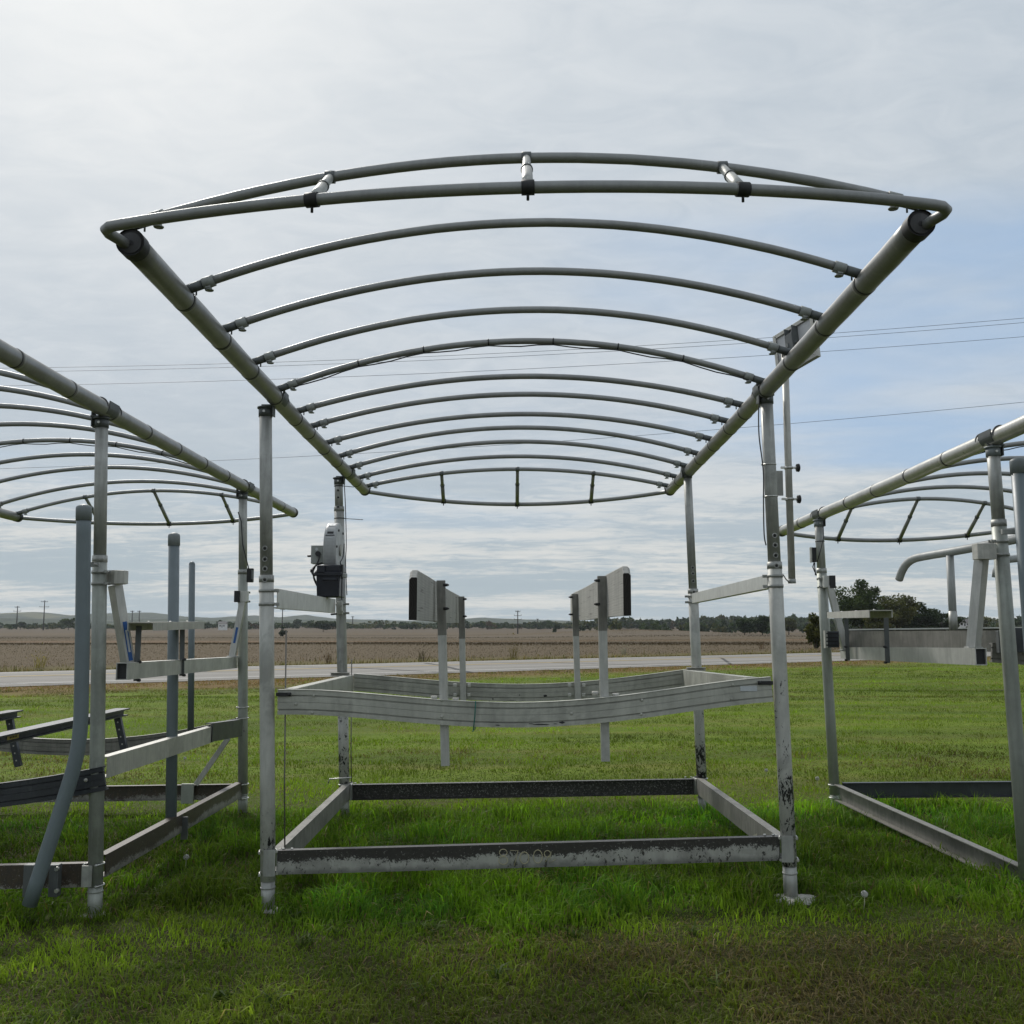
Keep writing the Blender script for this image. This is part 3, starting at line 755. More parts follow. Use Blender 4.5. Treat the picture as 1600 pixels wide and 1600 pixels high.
    def cable(pts, r=.007, nm='wire_loop', par=box):
        P_ = [V(p) for p in pts]; out = []
        for i in range(len(P_) - 1):
            p0, p1, p2, p3 = P_[max(i - 1, 0)], P_[i], P_[i + 1], P_[min(i + 2, len(P_) - 1)]
            for k in range(6):
                t = k / 6; out.append(.5 * ((2 * p1) + (-p0 + p2) * t + (2 * p0 - 5 * p1 + 4 * p2 - p3) * t * t + (-p0 + 3 * p1 - 3 * p2 + p3) * t ** 3))
        out.append(P_[-1]); return MB().tube(out, r, 7).build(nm, 'cable_black', par)
    A = lambda x, y, Y: at(x, y, Y)
    cable([A(499, 868, 8.58), A(497, 877, 8.55), A(492, 886, 8.5), A(489, 895, 8.45), A(492, 906, 8.42), A(495, 912, 8.45)])
    cable([A(503, 880, 8.6), A(493, 884, 8.5), A(487, 892, 8.42), A(492, 899, 8.4), A(497, 890, 8.4)], .009)
    cable([A(508, 872, 8.6), A(509, 880, 8.55), A(503, 887, 8.45), A(494, 893, 8.4), A(490, 902, 8.42), A(495, 915, 8.45)], .006)
    cable([A(533, 884, 8.5), A(532, 878, 8.5), A(536, 870, 8.6), A(538, 850, 8.7)], .005)
    MB().box(A(487.5, 892, 8.42), .025, .03, .025, ch=.003).build('plug', 'cable_black', box)
    cable([A(535, 748, 8.9), A(538, 760, 8.9), A(540, 800, 8.9), A(541, 850, 8.85), A(540, 880, 8.8), A(542, 930, 8.8)], .004, 'cable', win)
    for (y, x1, y1) in ((759.5, 553, 761), (810, 567, 812)):
        z = zpx(531, y, 8.95); tie = ring(RL.z(z), RL.ax, .046 if y > 780 else .041, .007, 20)
        p = at(537, y, 8.91); tie.tube([p, at(x1, y1, 8.88)], .003, 6); tie.build('cable_tie', 'cable_black', root)
    cable([A(1188, 616, 6.16), A(1185.5, 640, 6.16), A(1186, 680, 6.15), A(1191, 720, 6.15), A(1193, 745, 6.15), A(1193, 790, 6.15), A(1194, 835, 6.15), A(1197, 852, 6.15)], .004, 'cable', root)
    return root
lift_c = centre_lift()

yc = [3.70, 4.34, 4.91, 5.50, 6.10, 6.68, 7.15, 7.75, 8.32, 8.87, 9.41, 9.92]
cLf, cLb, cRf, cRb = at(205, 380, 3.75), at(570, 766, 10.02), at(1438, 350, 3.75), at(1047, 766, 10.02)
apex = [247, 348, 424, 484, 533, 588, 616, 647, 668, 690, 713, 733]
rc = []
for y, a in zip(yc, apex):
    t = (y - 3.75) / (10.02 - 3.75); zr = lerp((cLf.z + cRf.z) / 2, (cLb.z + cRb.z) / 2, t)
    rc.append(zpx(815, a, y) - zr - (.025 if a > 250 else .05))
canopy('large bare canopy frame arching over the middle boat lift', cLf, cLb, cRf, cRb, yc, rc, 'rail_metal', 'bow_metal', [(FL, -1), (RL, -1), (FR, 1), (RR, 1)], 3, True, 4, sag_f=(.42, zpx(828, 293, 3.33) - (cLf.z + cRf.z) / 2 - .014), sag_b=(.45, zpx(803, 788, 10.47) - (cLb.z + cRb.z) / 2))

# battery box on the left upper beam
def battery_box():
    c = at(513, 917, 8.3); root = thing('battery_box', c - V((0, 0, .11)), 'navy plastic battery box sitting on the beam below the winch', 'battery box')
    bz = at(513, 933, 8.3).z; h = .175; w = .19
    m = MB(); L = .3
    vs = []
    for z, k in ((bz, .94), (bz + h, 1.0)):
        for a, b in ((-1, -1), (1, -1), (1, 1), (-1, 1)): vs.append(V((c.x + a * w / 2 * k, c.y + .12 + b * L / 2 * k, z)))
    m.add(vs, [(3, 2, 1, 0), (4, 5, 6, 7), (0, 1, 5, 4), (1, 2, 6, 5), (2, 3, 7, 6), (3, 0, 4, 7)])
    o = m.build('box', 'navy_plastic', root)
    bv = o.modifiers.new('bevel', 'BEVEL'); bv.width = .008; bv.segments = 2
    MB().box(V((c.x + .015, c.y - .033, bz + h * .82)), .11, .018, .02, ch=.004).build('handle', 'navy_plastic', o)
    lid = MB().box(V((c.x + .002, c.y + .12, bz + h + .012)), w + .022, L + .022, .035, ch=.006)
    lid.box(V((c.x + .01, c.y + .12, bz + h + .055)), w - .01, L - .02, .06, ch=.012)
    lo = lid.build('lid', 'navy_plastic', root)
    MB().box(V((c.x - .055, c.y - .034, bz + h + .05)), .065, .03, .06, ch=.006).build('vent', 'navy_plastic', lo)
    st = MB().box(V((c.x + w / 2 + .012, c.y + .02, bz + h + .03)), .016, .04, .12, ch=.003)
    st.box(V((c.x + w / 2 + .012, c.y + .02, bz + h * .45)), .008, .03, .2)
    st.build('strap', 'cable_black', root)
    MB().box(V((c.x + w / 2 + .03, c.y + .02, bz + h + .0)), .03, .04, .03, ch=.004).build('buckle', 'box_grey', root)
battery_box()

# solar panel on its clamp-on pole
def solar():
    b, t = at(1237.5, 910, 6.32), at(1226, 545, 6.32)
    root = thing('solar_panel', b, 'small solar panel on a thin pole beside the middle lift right front post', 'solar panel')
    pole = MB().tube([b, t], .0215, 18).build('pole', 'aluminium', root)
    ax = (t - b).normalized()
    MB().tube([b - ax * .006, b + ax * .02], .024, 16).build('pole_cap', 'pvc_pale', pole)
    TL, TR, BR, BL = at(1211, 527, 6.42), at(1270, 490, 6.12), at(1277.5, 557, 6.05), at(1219, 590, 6.36)
    cen = (TL + TR + BR + BL) / 4; X = (TR - TL).normalized(); U = (TL - BL); U = (U - X * U.dot(X)).normalized(); N = X.cross(U)
    if N.y > 0: N = -N           # towards the viewer: the back of the panel
    w = (TR - TL).length; h = (TL - BL).length * .98
    MB().box(cen, w - .01, h - .01, .006, X, U, N).build('back_sheet', 'panel_back', root)
    MB().box(cen - N * .0055, w - .012, h - .012, .003, X, U, N).build('cells', 'solar_cell', root)
    f = MB()
    for s in (-1, 1):
        f.box(cen + X * s * (w / 2), .014, h + .014, .03, X, U, N, .001); f.box(cen + U * s * (h / 2), w - .0145, .014, .0296, X, U, N, .001)
        f.box(cen + X * s * (w / 2 - .012) + N * .013, .012, h - .02, .003, X, U, N)
        f.box(cen + U * s * (h / 2 - .012) + N * .0131, w - .044, .012, .003, X, U, N)
    f.build('frame', 'aluminium', root)
    br = MB()
    for s in (-.03, .035):
        br.box(cen + X * s + N * .03, .004, h * .86, .05, X, U, N)
    br.box(cen + X * .0025 + N * .055, .06, h * .5, .004, X, U, N, .001)
    br.tube([cen + N * .04 - X * .05, cen + N * .04 + X * .055], .008, 8)
    br.bar(cen + N * .05, t - ax * .04, .03, .03)
    br.build('tilt_bracket', 'cap_grey', root)
    j = MB().box(cen - U * h * .36 + N * .022 - X * .02, .07, .045, .03, X, U, N, .003); j.build('junction_box', 'box_grey', root)
    p = at(1217, 755, 6.27); MB().box(p, .05, .012, .155, ch=.002).build('mount_plate', 'galvanized', root)
    for y, kx in ((731, 1243), (780, 1249)):
        c = b + ax * ((at(1232, y, 6.32).z - b.z) / ax.z)
        k = ring(c, ax, .026, .016, 18); k.box(c + V((-.03, -.01, 0)), .04, .02, .012); k.box(c + V((.03, 0, 0)), .03, .014, .012)
        ko = k.build('pole_clamp', 'zinc_bolt', root)
        MB().tube([c + V((.042, 0, 0)), c + V((.05, 0, 0))], .009, 8).build('screw', 'zinc_bolt', ko)
        kn = MB().tube([c + V((.05, 0, 0)), c + V((.066, 0, 0)), c + V((.07, 0, 0))], [.024, .027, .02], 12); kn.build('knob', 'black_rubber', ko)
        m = ring(FR.z(c.z), FR.ax, .0405, .008, 22); m.tube([FR.z(c.z) + V((-.045, -.01, 0)), FR.z(c.z) + V((-.052, -.01, 0))], .008, 6); m.build('band_clamp', 'zinc_bolt', ko)
    q = [at(1237, 911, 6.32), at(1233, 910, 6.3), at(1228, 905, 6.28), at(1223, 897, 6.26)]
    MB().tube(q, .0035, 6).build('cable', 'steel_cable', root)
solar()

# ------------------------------------------------------------------ left boat lift
L1 = Post(at(148.5, 1430, 6.17), at(159, 654, 6.17)); L2 = Post(at(379.5, 1266, 9.2), at(379.5, 770, 9.2))
LW = 3.07
L3 = Post(L1.b - V((LW, 0, .06)), L1.t - V((LW, 0, .02))); L4 = Post(L2.b - V((LW, 0, .03)), L2.t - V((LW, 0, .02)))

def side_hanger(root, s, A1, T0, T1, A2, plate, legs, arms_w=.055, sticker=True):
    """side step: two slanting square arms, a hollow square tube between them and a channel plate on two straps
    A1/A2: (top, bottom) of near and far arm; T0/T1 ends of the tube; plate: near, far, width"""
    t = MB().hollow(T0, T1, .065, .1, .005).build('step_tube', 'galvanized_bright', root)
    d = (T1 - T0).normalized()
    MB().box(T0 + d * .02, .053, .004, .088).build('bore_shade', 'ink', t)  # black plate stands in for the shade inside the open tube
    for (a, b), near in ((A1, True), (A2, False)):
        # square tube set corner-on, so two faces show
        U = V((s * .62, 1, 0)).normalized() if near else V((0, 1, 0))
        wd_, hd_ = (.062, .062) if near else (.055, .05)
        o = MB().bar(a, b, wd_, hd_, up=U, ch=.003).build('step_arm', 'galvanized_bright', root)
        if sticker:
            ax = (b - a).normalized(); X = ax.cross(U).normalized(); Z = X.cross(ax)
            n_ = X if X.y < 0 else -X; n_ = n_ if near else V((0, -1, 0)); q_ = Z if near else X
            off = wd_ / 2 if near else hd_ / 2
            f0, ln = (.72, .24) if near else (.62, .14)
            MB().box(lerp(a, b, f0) + n_ * (off + .0008), .0015, .03 if near else .02, ln, n_, q_, ax).build('sticker', 'sticker_blue', o)
            for k in range(9 if near else 0):
                MB().box(lerp(a, b, .60 + .03 * k) + n_ * (off + .002), .001, .014, .018, n_, q_, ax).build('sticker_print', 'sticker_pale', o)
        w = MB().box(b + V((0, 0, .0)), .085, .07, .012, ch=.002); w.build('weld_plate', 'galvanized', o)
    p0, p1, wd = plate
    side = V((1, 0, 0)); h = .052
    prof = [(-wd / 2, -h), (-wd / 2 + .006, -h), (-wd / 2 + .006, -.006), (wd / 2 - .006, -.006), (wd / 2 - .006, -h), (wd / 2, -h), (wd / 2, 0), (-wd / 2, 0)]
    po = MB().extrude(prof, [p0, lerp(p0, p1, .5), p1], side=side).build('step_plate', 'aluminium', root)
    for f in (.12, .5, .85): MB().sphere(lerp(p0, p1, f) + V((0, 0, .002)), .01, 8, 4, (1, 1, .5)).build('bolt', 'zinc_bolt', po)
    for top, bot in legs:
        l = MB().bar(top, bot, .034, .008, up=V((0, 1, 0)), ch=.001); l.bar(top + V((0, .012, 0)), bot + V((0, .012, 0)), .006, .024, up=V((0, 1, 0)), ch=0)
        lo = l.build('step_strap', 'cap_grey', root)
        for z in (.0, -.11):
            q = V((bot.x + s * .01, bot.y - .01, bot.z + .115 + z)); MB().tube([q, q + V((s * .02, -.012, 0))], .009, 6).build('bolt', 'cable_black', lo)

def left_lift():
    root = thing('boat_lift', (-3.95, 7.6, 0), 'galvanized boat lift at the left edge, with grey guide poles and dark bunks', 'boat lift', 'boat lifts stored side by side on the lawn')
    zs = lambda y, x, Y: zpx(x, y, Y)
    for P, Y, sp, zr in ((L1, 6.17, zs(868, 155, 6.17), .21), (L2, 9.2, zs(890, 380, 9.2), .25), (L3, 6.17, 2.0, .2), (L4, 9.2, 2.0, .22)):
        make_post(root, P, sp, low='galvanized_green', up='galvanized', zrail=zr, foot='galvanized_green', rfoot=.041, r_low=.0425, r_up=.0375)
    # base
    a, b = at(-3, 1371, 6.2), at(158, 1367, 6.2); a = lerp(b, a, (LW + .03) / (b - a).length)
    channel('base_rail', a, b, .135, .05, (0, 1, 0), 'muddy_rail', root)
    channel('base_rail', at(165, 1353, 6.24), at(378, 1234, 9.16), .13, .055, (-1, 0, 0), 'muddy_rail', root)
    a, b = at(168, 1239, 9.24), at(372, 1236, 9.24); a = lerp(b, a, 3.0 / (b - a).length)
    channel('base_rail', a, b, .13, .05, (0, -1, 0), 'muddy_rail', root)
    for P, z, sx, sy in ((L1, zpx(150, 1366, 6.17), -1, -1), (L2, zpx(380, 1236, 9.2), -1, 1)):
        pl = MB().box(P.z(z) + V((sx * .03, -.052, 0)), .06, .008, .12, ch=.001).build('corner_plate', 'galvanized', root)
        for dz in (-.06, .06): u_bolt(pl, P, z + dz, (sx * .5, -1 if sy < 0 else -.6, 0), leg=.05)
    for z in (1105, 1122): u_bolt(root, L2, zpx(380, z, 9.2), (-1, .2, 0), leg=.04)
    # cradle
    prof = groove_prof(.135)
    pts = []
    xa, xb = at(164, 1216, 6.13).x, at(150, 1216, 6.13).x - LW + .1
    z0 = at(148, 1216, 6.13).z
    for k in range(21):
        t = k / 20; pts.append(V((lerp(xb, xa, t), 6.12, z0 - .16 * (1 - (2 * t - 1) ** 2) * .95)))
    cb = MB().extrude(prof, pts, side=V((0, 1, 0))).build('cradle_beam', 'dark_anodized', root)
    rivets('rivet', cb, [at(118, 1219, 6.115), at(134, 1219, 6.115)], None, .012, 'aluminium')
    e0 = at(380, 1131, 9.16); e1 = at(-200, 1131, 9.16); e1 = V((e0.x - LW + .1, 9.16, e0.z)); pts = []
    for k in range(21):
        t = k / 20; pts.append(lerp(e1, e0, t) + V((0, 0, -.005 - .2 * (1 - (2 * t - 1) ** 2))))
    cb2 = MB().extrude(prof, pts, side=V((0, 1, 0))).build('cradle_beam', 'aluminium_dull', root)
    channel('side_beam', at(168, 1199, 6.22), at(334, 1147, 8.35), .125, .06, (-1, 0, 0), 'aluminium', root)
    channel('side_beam_end', at(332, 1144.5, 8.28), at(379, 1137, 9.12), .145, .06, (-1, 0, 0), 'dark_anodized', root)
    # bunks on perforated uprights
    for x, y0, y1, z, m in ((-3.36, 4.9, 8.98, .905, 1), (-4.28, 4.9, 8.98, .89, -1)):
        prof_b = [(-.045, -.06), (.045, -.06), (.045, -.05), (.008, -.05), (.008, -.008), (.06, -.008), (.06, .004), (-.06, .004), (-.06, -.008), (-.008, -.008), (-.008, -.05), (-.045, -.05)]
        bo = MB().extrude(prof_b, [V((x, lerp(y0, y1, k / 4), z)) for k in range(5)], side=V((1, 0, 0))).build('bunk', 'dark_anodized', root)
        if m > 0:
            q = at(66, 1134, 7.1); MB().box(V((x + .0095, 7.0, z - .03)), .002, .16, .028).build('sticker', 'sticker_yellow', bo)
            for k in range(5): MB().box(V((x + .0108, 6.96 + .022 * k, z - .03)), .001, .014, .012).build('sticker_print', 'ink', bo)
        for yy in (6.22, 8.86):
            top = V((x, yy, z - .055)); bot = V((x + (.1 if yy > 8 else -.1) * 1, yy, z - .46))
            u = MB().bar(top, bot, .055, .04, up=V((0, 1, 0)), ch=.002).build('bunk_upright', 'dark_anodized', root)
            for k in range(6):
                q = lerp(top, bot, .12 + .15 * k) + V((0, -.021, 0)); MB().tube([q, q - V((0, .0015, 0))], .007, 8).build('bolt_hole', 'aluminium', u)
    # brace and plate at the back
    MB().bar(at(306, 1226, 9.1), at(357, 1153, 9.1), .045, .02, up=V((0, 1, 0))).build('brace', 'aluminium', root)
    MB().box(at(293, 1240, 9.19), .11, .02, .17, ch=.003).build('foot_plate', 'galvanized_green', root)
    # side step
    side_hanger(root, 1, (at(180, 914, 6.26), at(200, 1037, 6.3)), at(190, 1049, 6.05), at(366, 1035, 9.25), (at(380, 938, 9.12), at(363, 1026, 9.1)),
                (at(220, 972, 6.18), at(303, 971.5, 7.75), .155), [(at(217, 978, 6.3), at(213, 1064, 6.3)), (at(285, 983, 7.3), at(284, 1056, 7.3))])
    k = MB().hollow(at(189.5, 902, 6.2), at(189.5, 902, 6.2) + V((-.1, .06, 0)), .07, .085, .005).build('arm_bracket', 'aluminium', root)
    MB().box(at(189.5, 902, 6.2), .062, .066, .08, ch=.003).build('arm_bracket', 'aluminium', root)
    b2 = MB().box(at(381, 932, 9.12), .075, .06, .095, ch=.003).build('arm_bracket', 'aluminium_white', root); MB().box(at(371, 932, 9.09), .045, .06, .1, ch=.002).build('bracket_end', 'ink', b2)
    for y in (894, 912): clamp(root, L1, zpx(155, y, 6.17), (1, -.4, 0), r=.0475)
    for y in (926, 940): clamp(root, L2, zpx(380, y, 9.2), (1, -.5, 0), r=.0465)
    # PVC guide poles
    bend = [at(131, 795, 6.0), at(129.5, 950, 6.0), at(127.5, 1080, 6.0), at(126.5, 1125, 6.0), at(124, 1155, 6.0), at(119, 1185, 6.0), at(111, 1215, 6.0), at(96, 1262, 6.0), at(46, 1414, 6.0)]
    xs = np.array([(p.x, p.y, p.z) for p in bend]); tt = np.linspace(0, 8, 33)
    fine = [V([float(np.interp(t, range(9), xs[:, i])) for i in range(3)]) for t in tt]
    for _ in range(3): fine = [fine[0]] + [(fine[i - 1] + fine[i] * 2 + fine[i + 1]) / 4 for i in range(1, len(fine) - 1)] + [fine[-1]]
    bo = pvc_pole(root, fine, .041)
    bo['label'] = 'bent grey guide pole with a rounded cap'
    c = MB().box(at(146, 882, 6.09), .07, .02, .03, ch=.002); c.tube([at(151, 882, 6.06), at(151, 882, 6.06) + V((0, -.04, 0))], .007, 6); c.build('pole_bracket', 'galvanized', bo)
    for x, w in ((47, .06), (86, .055)): MB().box(at(x, 1375, 6.13), w, .05, .18, ch=.004).build('pole_plate', 'cap_grey', bo)
    for x, y in ((90, 1357), (90, 1391)): p = at(x, y, 6.1); MB().tube([p, p + V((0, -.02, 0))], .013, 6).build('bolt', 'zinc_bolt', bo)
    p2 = pvc_pole(root, [at(272, 838, 7.5), at(270, 1060, 7.5), at(267, 1300, 7.5)], .039); p2['label'] = 'tall straight grey guide pole'
    MB().box(at(288, 1294, 7.6), .05, .012, .16, ch=.002).build('pole_strap', 'cap_grey', p2)
    p3 = pvc_pole(root, [at(300, 882, 9.1), at(298, 1145, 9.1)], .0275, cap=False); p3['label'] = 'thin grey guide pole with rounded top'
    MB().sphere(at(300, 882, 9.1), .0275, 14, 8).build('pole_cap', 'pvc_grey', p3)
    # small black control box on the rear post
    bx = MB().box(at(391, 899, 9.12), .055, .05, .125, ch=.006).build('control_box', 'black_rubber', root)
    MB().box(at(394.5, 898, 9.1), .012, .052, .08).build('cover', 'cap_grey', bx)
    MB().tube([at(372, 800, 9.14), at(377, 815, 9.14), at(379, 850, 9.14), at(384, 870, 9.13), at(389, 890, 9.12)], .005, 6).build('cable', 'cable_black', bx)
left_lift()
lb = at(458, 801, 11.0); l1 = at(165, 638, 6.17); k = (lb - l1) / (lb.y - l1.y); lf = l1 + k * (4.3 - 6.17)
lbl = at(28, 808, 11.0); lfl = lf + (lbl - lb)
ys = [4.45 + .58 * i for i in range(12)]; ys[-1] = 10.92; ys[-2] = 10.4
rr0 = zpx(240, 767, 10.92) - (lb.z + lbl.z) / 2 - .025
canopy('bare canopy frame over the left boat lift, cut off by the left edge', lfl, lbl, lf, lb, ys, [lerp(.32, rr0, (i / 11) ** 2) for i in range(12)], 'rail_metal', 'bow_metal', [(L1, 1), (L2, 1), (L3, -1), (L4, -1)], 8, True, 7, sag_b=(.45, zpx(225, 818.5, 11.45) - (lb.z + lbl.z) / 2))

# ------------------------------------------------------------------ right boat lift
R2 = Post(at(1306, 1270, 9.1), at(1279, 813, 9.1)); R1 = Post(at(1610, 1436, 6.2), at(1551, 699, 6.2))
R3 = Post(R1.b + V((2.75, 0, .02)), R1.t + V((2.72, 0, .06))); R4 = Post(R2.b + V((2.75, .1, .02)), R2.t + V((2.7, .1, .05)))
def right_lift():
    root = thing('boat_lift', (4.3, 7.6, 0), 'galvanized boat lift at the right edge with a raised cradle and bent pipe rail', 'boat lift', 'boat lifts stored side by side on the lawn')
    for P, sp, zr in ((R1, zpx(1570, 812, 6.2), .2), (R2, zpx(1284, 888, 9.1), .26), (R3, 1.9, .25), (R4, 1.9, .27)):
        make_post(root, P, sp, low='galvanized_green', up='galvanized', zrail=zr, foot='galvanized_green', cap='pvc_cap', rfoot=.041, r_low=.0435, r_up=.038)
    channel('base_rail', at(1313, 1238, 9.02), at(1606, 1372, 6.22), .135, .055, (-1, 0, 0), 'aluminium_dull', root)
    a, b = at(1316, 1234, 9.14), at(1588, 1232, 9.14); b = lerp(a, b, 2.75 / (b - a).length)
    channel('base_rail', a, b, .13, .05, (0, -1, 0), 'dark_anodized', root)
    a = at(1620, 1372, 6.16); channel('base_rail', a, a + V((2.6, 0, .04)), .135, .05, (0, 1, 0), 'aluminium_dull', root)
    for z in (1226, 1246): u_bolt(root, R2, zpx(1303, z, 9.1), (1, -.4, 0), leg=.04)
    # raised cradle
    a, b = at(1320, 997, 9.05), at(1560, 994, 9.05); b = lerp(a, b, 2.65 / (b - a).length)
    ch = channel('cradle_beam', a, b, .15, .075, (0, -1, 0), 'aluminium_dull', root)
    MB().bar(a + V((0, -.078, .073)), b + V((0, -.078, .073)), .008, .012, ch=.001).build('flange_highlight', 'aluminium_white', ch)  # pale strip stands in for the highlight along the top flange
    for f in (.16, .33, .52, .8): MB().bar(lerp(a, b, f) + V((0, -.03, -.068)), lerp(a, b, f) + V((0, -.03, .068)), .012, .05, up=V((0, 1, 0)), ch=.001).build('stiffener', 'aluminium', ch)
    e = MB().box(at(1299, 999, 8.95), .12, .05, .14, ch=.002).build('side_beam_end', 'dark_anodized', root)
    for kz in range(4): MB().box(at(1300, 990 + 6 * kz, 8.92), .10, .006, .012).build('slot', 'ink', e)
    MB().box(at(1290, 999, 8.94), .022, .045, .15, ch=.001).build('end_lip', 'aluminium', e)
    a = at(1310, 999, 8.9); b = at(1590, 1003, 6.3)
    m = at(1556, 1002, 6.5); channel('side_beam', V((m.x + .18, 6.3, m.z)), V((a.x + .12, 8.98, a.z)), .14, .06, (1, 0, 0), 'aluminium_dull', root)
    fb = at(1571, 1003, 6.45); f = MB().box(fb, .10, .04, .14, ch=.003).build('cradle_hanger', 'cap_grey', root); MB().box(at(1588, 1000, 6.4), .1, .03, .15, ch=.003).build('hanger_plate', 'dark_anodized', f)
    fb = at(1580, 1020, 6.5); MB().extrude(groove_prof(.12), [V((fb.x - .12, 6.5, fb.z)), V((fb.x + 1.2, 6.5, fb.z - .1)), V((fb.x + 2.4, 6.5, fb.z))], side=V((0, 1, 0))).build('cradle_beam', 'aluminium_dull', root)
    side_hanger(root, -1, (at(1534, 868, 6.22), at(1521, 1012, 6.22)), at(1533, 1026, 6.02), at(1319, 1020, 9.15), (at(1296, 915, 9.0), at(1321, 1016, 9.0)),
                (at(1376, 953, 7.05), at(1307, 956.5, 8.75), .155), [(at(1384, 959, 7.4), at(1387, 1036, 7.4)), (at(1322, 964, 8.7), at(1325, 1032, 8.7))], sticker=False)
    b1 = MB().box(at(1538, 862, 6.16), .115, .075, .095, ch=.003).build('arm_bracket', 'aluminium', root)
    b2 = MB().box(at(1293, 909, 9.02), .08, .06, .105, ch=.003).build('arm_bracket', 'aluminium_white', root); MB().box(at(1300.5, 909, 8.985), .05, .03, .11, ch=.002).build('bracket_end', 'ink', b2)
    for y in (846, 867): clamp(root, R1, zpx(1565, y, 6.2), (-1, -.3, 0), r=.0485)
    for y in (904, 917): clamp(root, R2, zpx(1286, y, 9.1), (-.6, -1, 0), r=.0465)
    # pale pipe rail bent down at its end
    pts = [at(1405, 905, 7.6), at(1409, 893, 7.55), at(1416, 881, 7.5), at(1427, 873, 7.42), at(1445, 869, 7.3), at(1500, 860, 6.95), at(1545, 851, 6.7), at(1600, 840, 6.4), at(1660, 828, 6.1)]
    for _ in range(1): pts = [pts[0]] + [q for i in range(len(pts) - 1) for q in (lerp(pts[i], pts[i + 1], .25), lerp(pts[i], pts[i + 1], .75))] + [pts[-1]]
    pr_ = MB().tube(pts, .029, 16).build('pipe_rail', 'pvc_pale', root)
    MB().tube([at(1484, 868, 7.05), at(1490, 985, 7.05)], .026, 14).build('rail_upright', 'pvc_pale', pr_)
    MB().tube([at(1488.5, 955, 7.045), at(1490, 985, 7.045)], .0275, 14).build('upright_foot', 'galvanized', pr_)
    MB().tube([at(1596, 872, 7.6), at(1575, 874, 7.6), at(1562, 882, 7.6), at(1557, 892, 7.6), at(1556, 902, 7.6)], .028, 14).build('pipe_rail', 'pvc_pale', root)
    pvc_pole(root, [at(1591, 722, 6.02), at(1612, 1000, 6.02), at(1640, 1400, 6.02)], .045)
    c = MB().box(at(1578, 831, 6.1), .1, .02, .03, ch=.002); c.tube([at(1562, 831, 6.08), at(1562, 831, 6.05)], .007, 6); c.build('pole_bracket', 'galvanized', root)
    bx = MB().box(at(1270.5, 867, 9.02), .05, .05, .13, ch=.005).build('controller_box', 'black_rubber', root)
    MB().box(at(1267, 867, 8.99), .014, .03, .135, ch=.003).build('cover', 'aluminium', bx)
    for j in range(2): MB().tube([at(1272 + j, 879, 9.0), at(1270 + 3 * j, 886, 9.0), at(1273 + j, 893, 9.0), at(1276 - 2 * j, 899, 9.0)], .005, 6).build('wire_loop', 'cable_black', bx)
    MB().tube([at(1286, 815, 9.02), at(1287, 840, 9.02), at(1282, 860, 9.02), at(1277, 878, 9.0)], .004, 6).build('cable', 'cable_black', bx)
    ring(R2.z(zpx(1281, 846, 9.1)), R2.ax, .041, .008).build('cable_tie', 'cable_black', bx)
right_lift()
rb = at(1222, 830, 10.15); r1 = at(1552, 682, 6.2); k = (rb - r1) / (rb.y - r1.y); rf = r1 + k * (4.4 - 6.2)
rbr = at(1640, 818, 10.15); rfr = rf + (rbr - rb) + V((.15, 0, 0))
ys = [4.5 + .56 * i for i in range(11)]; ys[-1] = 10.08
rr0 = zpx(1442, 780, 10.08) - (rb.z + rbr.z) / 2 - .025
canopy('bare canopy frame over the right boat lift, cut off by the right edge', rf, rb, rfr, rbr, ys, [lerp(.33, rr0, (i / 10) ** 2) for i in range(11)], 'rail_metal_bright', 'bow_metal', [(R1, -1), (R2, -1), (R3, 1), (R4, 1)], 5, True, 6, sag_b=(.45, zpx(1425, 844, 10.6) - (rb.z + rbr.z) / 2))

